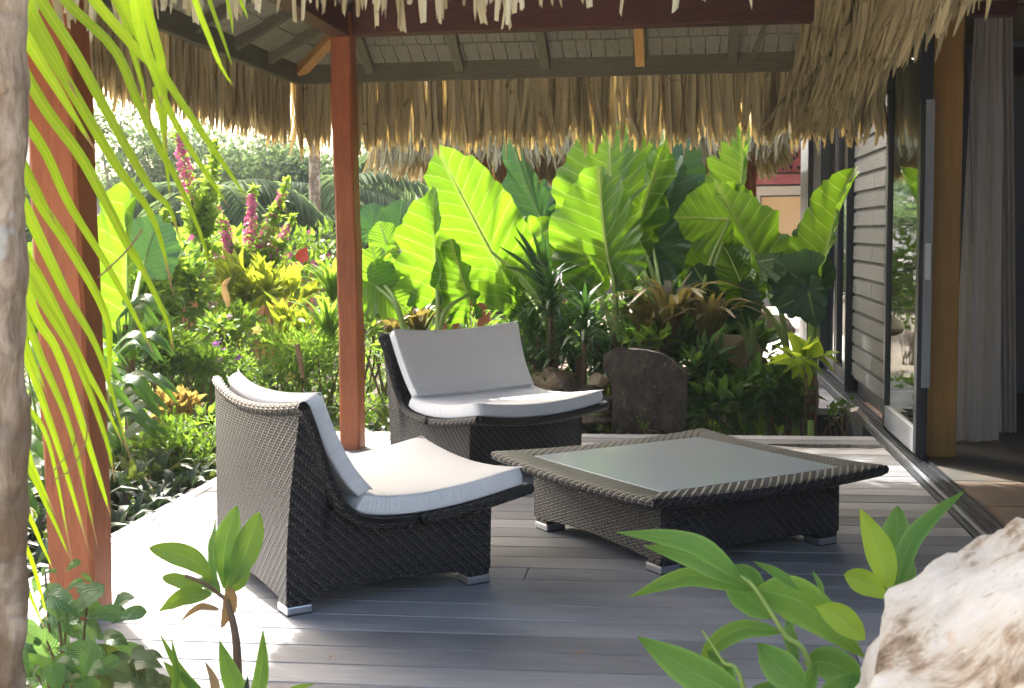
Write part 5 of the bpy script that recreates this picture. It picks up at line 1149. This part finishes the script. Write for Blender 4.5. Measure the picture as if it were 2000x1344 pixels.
# near frond: every leaflet a part
fr=t
LF=[([(20,-60),(35,0),(130,160),(225,320),(300,430),(340,580)],22),([(60,-60),(80,0),(150,110),(215,230),(289,360),(330,405),(352,470)],20),
 ([(100,-60),(127,0),(223,96),(268,196),(317,299),(345,350),(393,461),(412,545)],17),([(150,-60),(185,0),(257,85),(312,145),(322,214),(325,300)],22),
 ([(275,-60),(283,0),(312,111),(323,152),(400,268),(450,340),(492,402)],17),([(225,-60),(240,0),(290,110),(325,205),(372,292),(420,365),(448,405)],15),
 ([(235,0),(258,95),(278,165),(294,246)],11),([(365,-60),(381,0),(413,84),(432,130),(457,172)],11),([(395,-60),(409,0),(437,80),(458,142)],8),([(438,-50),(444,0),(452,40),(455,72)],6),([(465,-50),(470,0),(478,20),(484,38)],6),
 ([(300,170),(318,250),(326,330),(333,390)],9),([(258,-40),(275,60),(300,140),(318,200)],20),([(205,-60),(232,10),(275,80),(318,150)],20),
 ([(-20,30),(36,120),(90,212),(154,299),(196,374),(253,484),(280,529),(327,627),(338,688)],21),([(-25,110),(33,212),(89,299),(134,398),(208,517),(268,627),(300,692)],19),
 ([(-25,190),(33,300),(80,398),(134,480),(205,610),(214,700),(212,790)],20),([(-20,280),(45,398),(89,490),(134,583),(196,696),(256,902)],20),
 ([(-20,380),(39,479),(89,562),(155,696),(205,790),(242,872)],17),([(-20,420),(39,514),(98,612),(149,700),(205,850),(225,942)],17),([(-20,450),(39,547),(74,627),(119,705),(192,930),(216,1008)],19),
 ([(-20,500),(39,600),(81,700),(139,844),(192,1072)],16),([(-20,560),(30,650),(57,710),(120,892),(178,1090)],17),([(-20,680),(40,760),(50,790),(96,868),(142,1102)],13),([(-10,740),(40,830),(60,900),(110,1010)],12),
 ([(-10,840),(53,911),(96,997),(141,1100)],11),([(0,930),(55,1006),(80,1060),(105,1115)],9),([(0,1000),(50,1069),(75,1140),(92,1210)],9),([(0,1060),(43,1126),(66,1180),(88,1230)],8),([(5,1100),(38,1180),(46,1250)],8),
 ([(-20,250),(30,290),(70,360),(110,440)],12),([(-20,560),(30,620),(60,690),(92,770)],13),([(80,-60),(55,-20),(60,20),(110,110),(150,190)],26),([(20,20),(42,60),(110,170),(190,300)],24)]
for i,(pp,wd) in enumerate(LF):
    D=2.25+.5*random.random() if i<14 or i>31 else 2.3+.45*random.random()
    P=[PY(x,y,D+.02*j) for j,(x,y) in enumerate(pp)]
    leaf_obj('leaflet','palm_leaflet',fr,P,wd*1.22*D/F_PX,'leaflet',n=28,k=5,roll=random.gauss(0,.2),fold=random.uniform(.1,.35),wave=.01,wf=2)
# dried curling filaments
for pp in ([(140,500),(200,700)],):
    pass
m=MB(); m.tube(spline([PY(278,448,2.4),PY(245,492,2.4),PY(192,542,2.4)],8),.0022,5); m.build('dry_strand','dead_leaf',fr)
m=MB(); m.tube(spline([PY(158,770,2.4),PY(170,850,2.4),PY(140,915,2.4),PY(106,937,2.4)],12),.0016,5); m.tube(spline([PY(150,840,2.4),PY(142,875,2.4),PY(104,920,2.4)],12),.0014,5); m.build('dry_strand','dead_leaf',fr)
m=MB(); m.tube(spline([PY(-40,-260,2.5),PY(-40,300,2.6),PY(-30,1150,2.6)],20),np.linspace(.016,.006,20),8); m.build('leaf_rib','stem_green',fr,smooth=True)
m=MB(); m.tube(spline([PY(-60,-200,2.5),PY(200,-120,2.5),PY(520,-60,2.5)],20),np.linspace(.016,.005,20),8); m.build('leaf_rib','stem_green',fr,smooth=True)
# ginger in the foreground right
def pxleaf(parent,pts,wd,D,mat,kind='lance',roll=0.,fold=.22,wave=.03,name='leaf',label=None,dz=.03,wf=3,curl=0.):
    P=[PY(x,y,D+dz*j) for j,(x,y) in enumerate(pts)]; return leaf_obj(name,mat,parent,P,wd*D/F_PX,kind,n=26,k=7,roll=roll,fold=fold,wave=wave,wf=wf,label=label,curl=curl,ph=random.random()*6)
D=2.45
b=PY(1600,1480,D); gp=thing('ginger_plant','green ginger plant with arching glossy leaves left of the pale boulder','plant',(b[0],D,-.26),group='foreground ginger plants')
m=MB(); m.tube(spline([V3(b[0]+.03,D,-.26),PY(1590,1350,D),PY(1530,1236,D),PY(1475,1150,D),PY(1445,1124,D)],24),np.linspace(.007,.0028,24),8); m.build('cane','stem_green',gp,smooth=True)
m=MB(); m.tube(spline([V3(b[0]-.06,D,-.26),PY(1460,1380,D-.1),PY(1410,1290,D-.1),PY(1372,1232,D-.1)],24),np.linspace(.006,.002,24),8); m.build('cane','stem_green',gp,smooth=True)
for pts,wd,mt,rl in (([(1510,1207),(1450,1160),(1405,1118)],60,'ginger_leaf',.5),([(1447,1140),(1360,1090),(1258,1066)],48,'ginger_leaf',.1),([(1447,1128),(1350,1062),(1203,1039)],44,'ginger_leaf',-.3),([(1472,1153),(1350,1125),(1227,1167)],42,'ginger_leaf',.3),
  ([(1495,1180),(1465,1130),(1430,1103)],50,'ginger_leaf',.4),([(1475,1150),(1570,1180),(1690,1285)],88,'ginger_leaf',.0),([(1560,1152),(1520,1120),(1471,1096)],22,'ginger_leaf',.4),([(1690,1250),(1640,1205),(1592,1184)],54,'ginger_lime',.1),
  ([(1529,1234),(1450,1228),(1390,1265),(1372,1313)],42,'ginger_leaf',.3),([(1470,1375),(1350,1310),(1244,1243)],74,'ginger_leaf',0),([(1575,1345),(1520,1300),(1480,1255)],70,'ginger_leaf',.1),
  ([(1690,1330),(1620,1295),(1570,1295)],70,'ginger_leaf',.2),([(1570,1370),(1580,1330),(1596,1296)],34,'ginger_leaf',.0),([(1610,1164),(1600,1138),(1586,1114)],11,'ginger_leaf',.2),([(1560,1290),(1545,1240),(1540,1200)],44,'ginger_leaf',.9),
  ([(1500,1420),(1440,1360),(1370,1330)],50,'ginger_leaf',0),([(1600,1420),(1640,1350),(1700,1320)],60,'ginger_leaf',.2),([(1560,1400),(1520,1360),(1470,1340)],60,'ginger_leaf',.2),([(1400,1400),(1420,1320),(1380,1270)],50,'ginger_leaf',.6)):
    pxleaf(gp,pts,wd,D+random.uniform(-.06,.06),mt,roll=rl,kind='lance')
D=2.6; b=PY(1745,1480,D); gq=thing('ginger_plant','ginger plant with bright lime young leaves rising behind the pale boulder','plant',(b[0],D,-.26),group='foreground ginger plants')
m=MB(); m.tube(spline([V3(b[0],D,-.26),PY(1755,1300,D),PY(1740,1145,D)],16),np.linspace(.011,.005,16),8); m.build('cane','stem_green',gq,smooth=True)
pxleaf(gq,[(1742,1190),(1748,1090),(1754,988)],64,D+.06,'ginger_leaf',roll=.1,kind='obl'); pxleaf(gq,[(1739,1152),(1715,1070),(1679,992)],56,D,'ginger_lime',roll=-.1,kind='lance'); pxleaf(gq,[(1744,1180),(1785,1050),(1887,955)],40,D+.03,'ginger_leaf',roll=.3)
pxleaf(gq,[(1735,1170),(1695,1140),(1649,1122)],50,D-.03,'ginger_lime',roll=.2,kind='obl'); pxleaf(gq,[(1742,1200),(1770,1130),(1775,1070)],44,D+.1,'ginger_leaf',roll=.4)
# boulder bottom right
q=PY(2060,1250,1.85); bo=rock('boulder','large pale weathered boulder with ochre stains in the lower right corner',(q[0],q[1],.46),(.37,.52,.44),'pale_boulder',9,6,.13,9,.15,cat='boulder',smooth=True,low=1.7)
# plants bottom left
D=3.0; b=PY(470,1420,D); p1=thing('croton_plant','young green plant with a whorl of blunt leaves at the front edge of the deck','plant',(b[0],D,-.26))
m=MB(); m.tube(spline([V3(b[0],D,-.26),PY(465,1320,D),PY(458,1230,D),PY(440,1165,D)],18),np.linspace(.014,.008,18),8); m.tube(spline([PY(440,1170,D),PY(400,1140,D),PY(362,1125,D)],6),.005,6); m.build('stem','stem_brown',p1,smooth=True)
for pts,wd,mt,rl,kd in (([(425,1138),(370,1090),(292,1070)],44,'light_leaf',.1,'obl'),([(425,1150),(415,1080),(423,1010)],24,'ginger_leaf',.9,'lance'),([(437,1150),(440,1070),(463,988)],46,'ginger_leaf',.2,'obl'),([(447,1150),(480,1080),(507,1000)],52,'light_leaf',.2,'obl'),
  ([(440,1145),(455,1100),(470,1050)],44,'ginger_leaf',-.5,'lance'),([(415,1160),(360,1165),(310,1195)],34,'light_leaf',.2,'lance'),([(410,1145),(360,1135),(316,1128)],30,'light_leaf',.4,'obl'),([(432,1155),(410,1140),(385,1130)],30,'ginger_leaf',.2,'lance'),
  ([(430,1190),(390,1185),(350,1215)],14,'dead_leaf',.4,'lance'),([(440,1160),(470,1120),(440,1090)],40,'light_leaf',.3,'lance'),([(447,1140),(448,1185),(432,1228)],28,'dead_leaf',.2,'lance')):
    pxleaf(p1,pts,wd*1.1,D+random.uniform(-.04,.04),mt,kind=kd,roll=rl,wave=.05)
D=2.75; b=PY(440,1500,D); p2=thing('croton_plant','low green plant with narrow wavy leaves at the bottom edge, left of centre','plant',(b[0],D,-.26))
for pts,wd,mt in (([(440,1400),(360,1320),(310,1235)],20,'ginger_leaf'),([(500,1420),(455,1330),(428,1250)],44,'ginger_leaf'),([(490,1400),(510,1320),(514,1228)],32,'ginger_leaf'),([(430,1420),(370,1350),(318,1290)],40,'light_leaf'),([(520,1400),(570,1350),(615,1335)],16,'light_leaf'),([(410,1400),(420,1340),(400,1290)],20,'dead_leaf'),([(330,1380),(345,1320),(335,1245)],16,'ginger_leaf'),([(470,1400),(480,1360),(484,1318)],16,'boat_leaf_dark'),([(300,1400),(280,1330),(277,1260)],16,'boat_leaf'),([(380,1400),(330,1340),(300,1315)],30,'boat_leaf')):
    pxleaf(p2,pts,wd,D+random.uniform(-.05,.05),mt,wave=.06,wf=4)
def leafy(label,cx,cy,rx,ry,n,L,D,mat,name='variegated_shrub',parts=True):
    b=PY(cx,1500,D); t=thing(name,label,'shrub',(b[0],D,-.26)); m=MB()
    for i in range(n):
        x=cx+random.uniform(-rx,rx); y=cy+random.uniform(-ry,ry); dd=D+random.uniform(-.12,.12); a=random.uniform(0,6.28); l=L*random.uniform(.6,1.2)
        p=PY(x,y,dd); o=nrm(V3(math.cos(a),-.3,math.sin(a)*.6)); pts=[p-o*l*.5,p+V3(0,0,l*.08),p+o*l*.5-V3(0,0,l*.03)]
        leaf_obj('leaf',mat,t,pts,l*random.uniform(.42,.58),'ovate',n=12,k=5,nref=nrm(V3(random.gauss(0,.3),-1,.9)),fold=.2,wave=.03)
        if i%5==0: m.tube(spline([V3(b[0]+rng.normal()*.04,D,-.26),(p+V3(b[0],D,0))/2,p],6),.003,5)
    m.build('stem','stem_brown',t); return t
leafy('variegated grey green shrub at the foot of the near red post',150,1255,105,85,46,.105,2.9,'variegated_leaf')
leafy('dark small leaved shrub at the bottom left corner beside the palm trunk',110,1320,100,30,26,.07,2.6,'broad_leaf')
leafy('thin sprig with small pale leaves crossing the near post foot',120,1150,60,45,14,.05,3.0,'variegated_leaf')
leafy('dark boat shaped leaves between the two front plants at the bottom edge',255,1310,45,30,16,.10,2.8,'boat_leaf')

# ---------------------------------------------------------------- the humid air of the garden
hz=NT('haze'); vol=hz.n('ShaderNodeVolumePrincipled'); vol.inputs['Color'].default_value=(.93,.96,1,1); vol.inputs['Density'].default_value=.0009; vol.inputs['Anisotropy'].default_value=.3
hz.l(vol.outputs[0],hz.out.inputs['Volume'])
o=MB().box((-180,-8,-1.6),(130,160,13.)).build('haze','haze'); tag(o,kind='stuff')
tag(o,'thin bright humid air over the whole garden','haze')
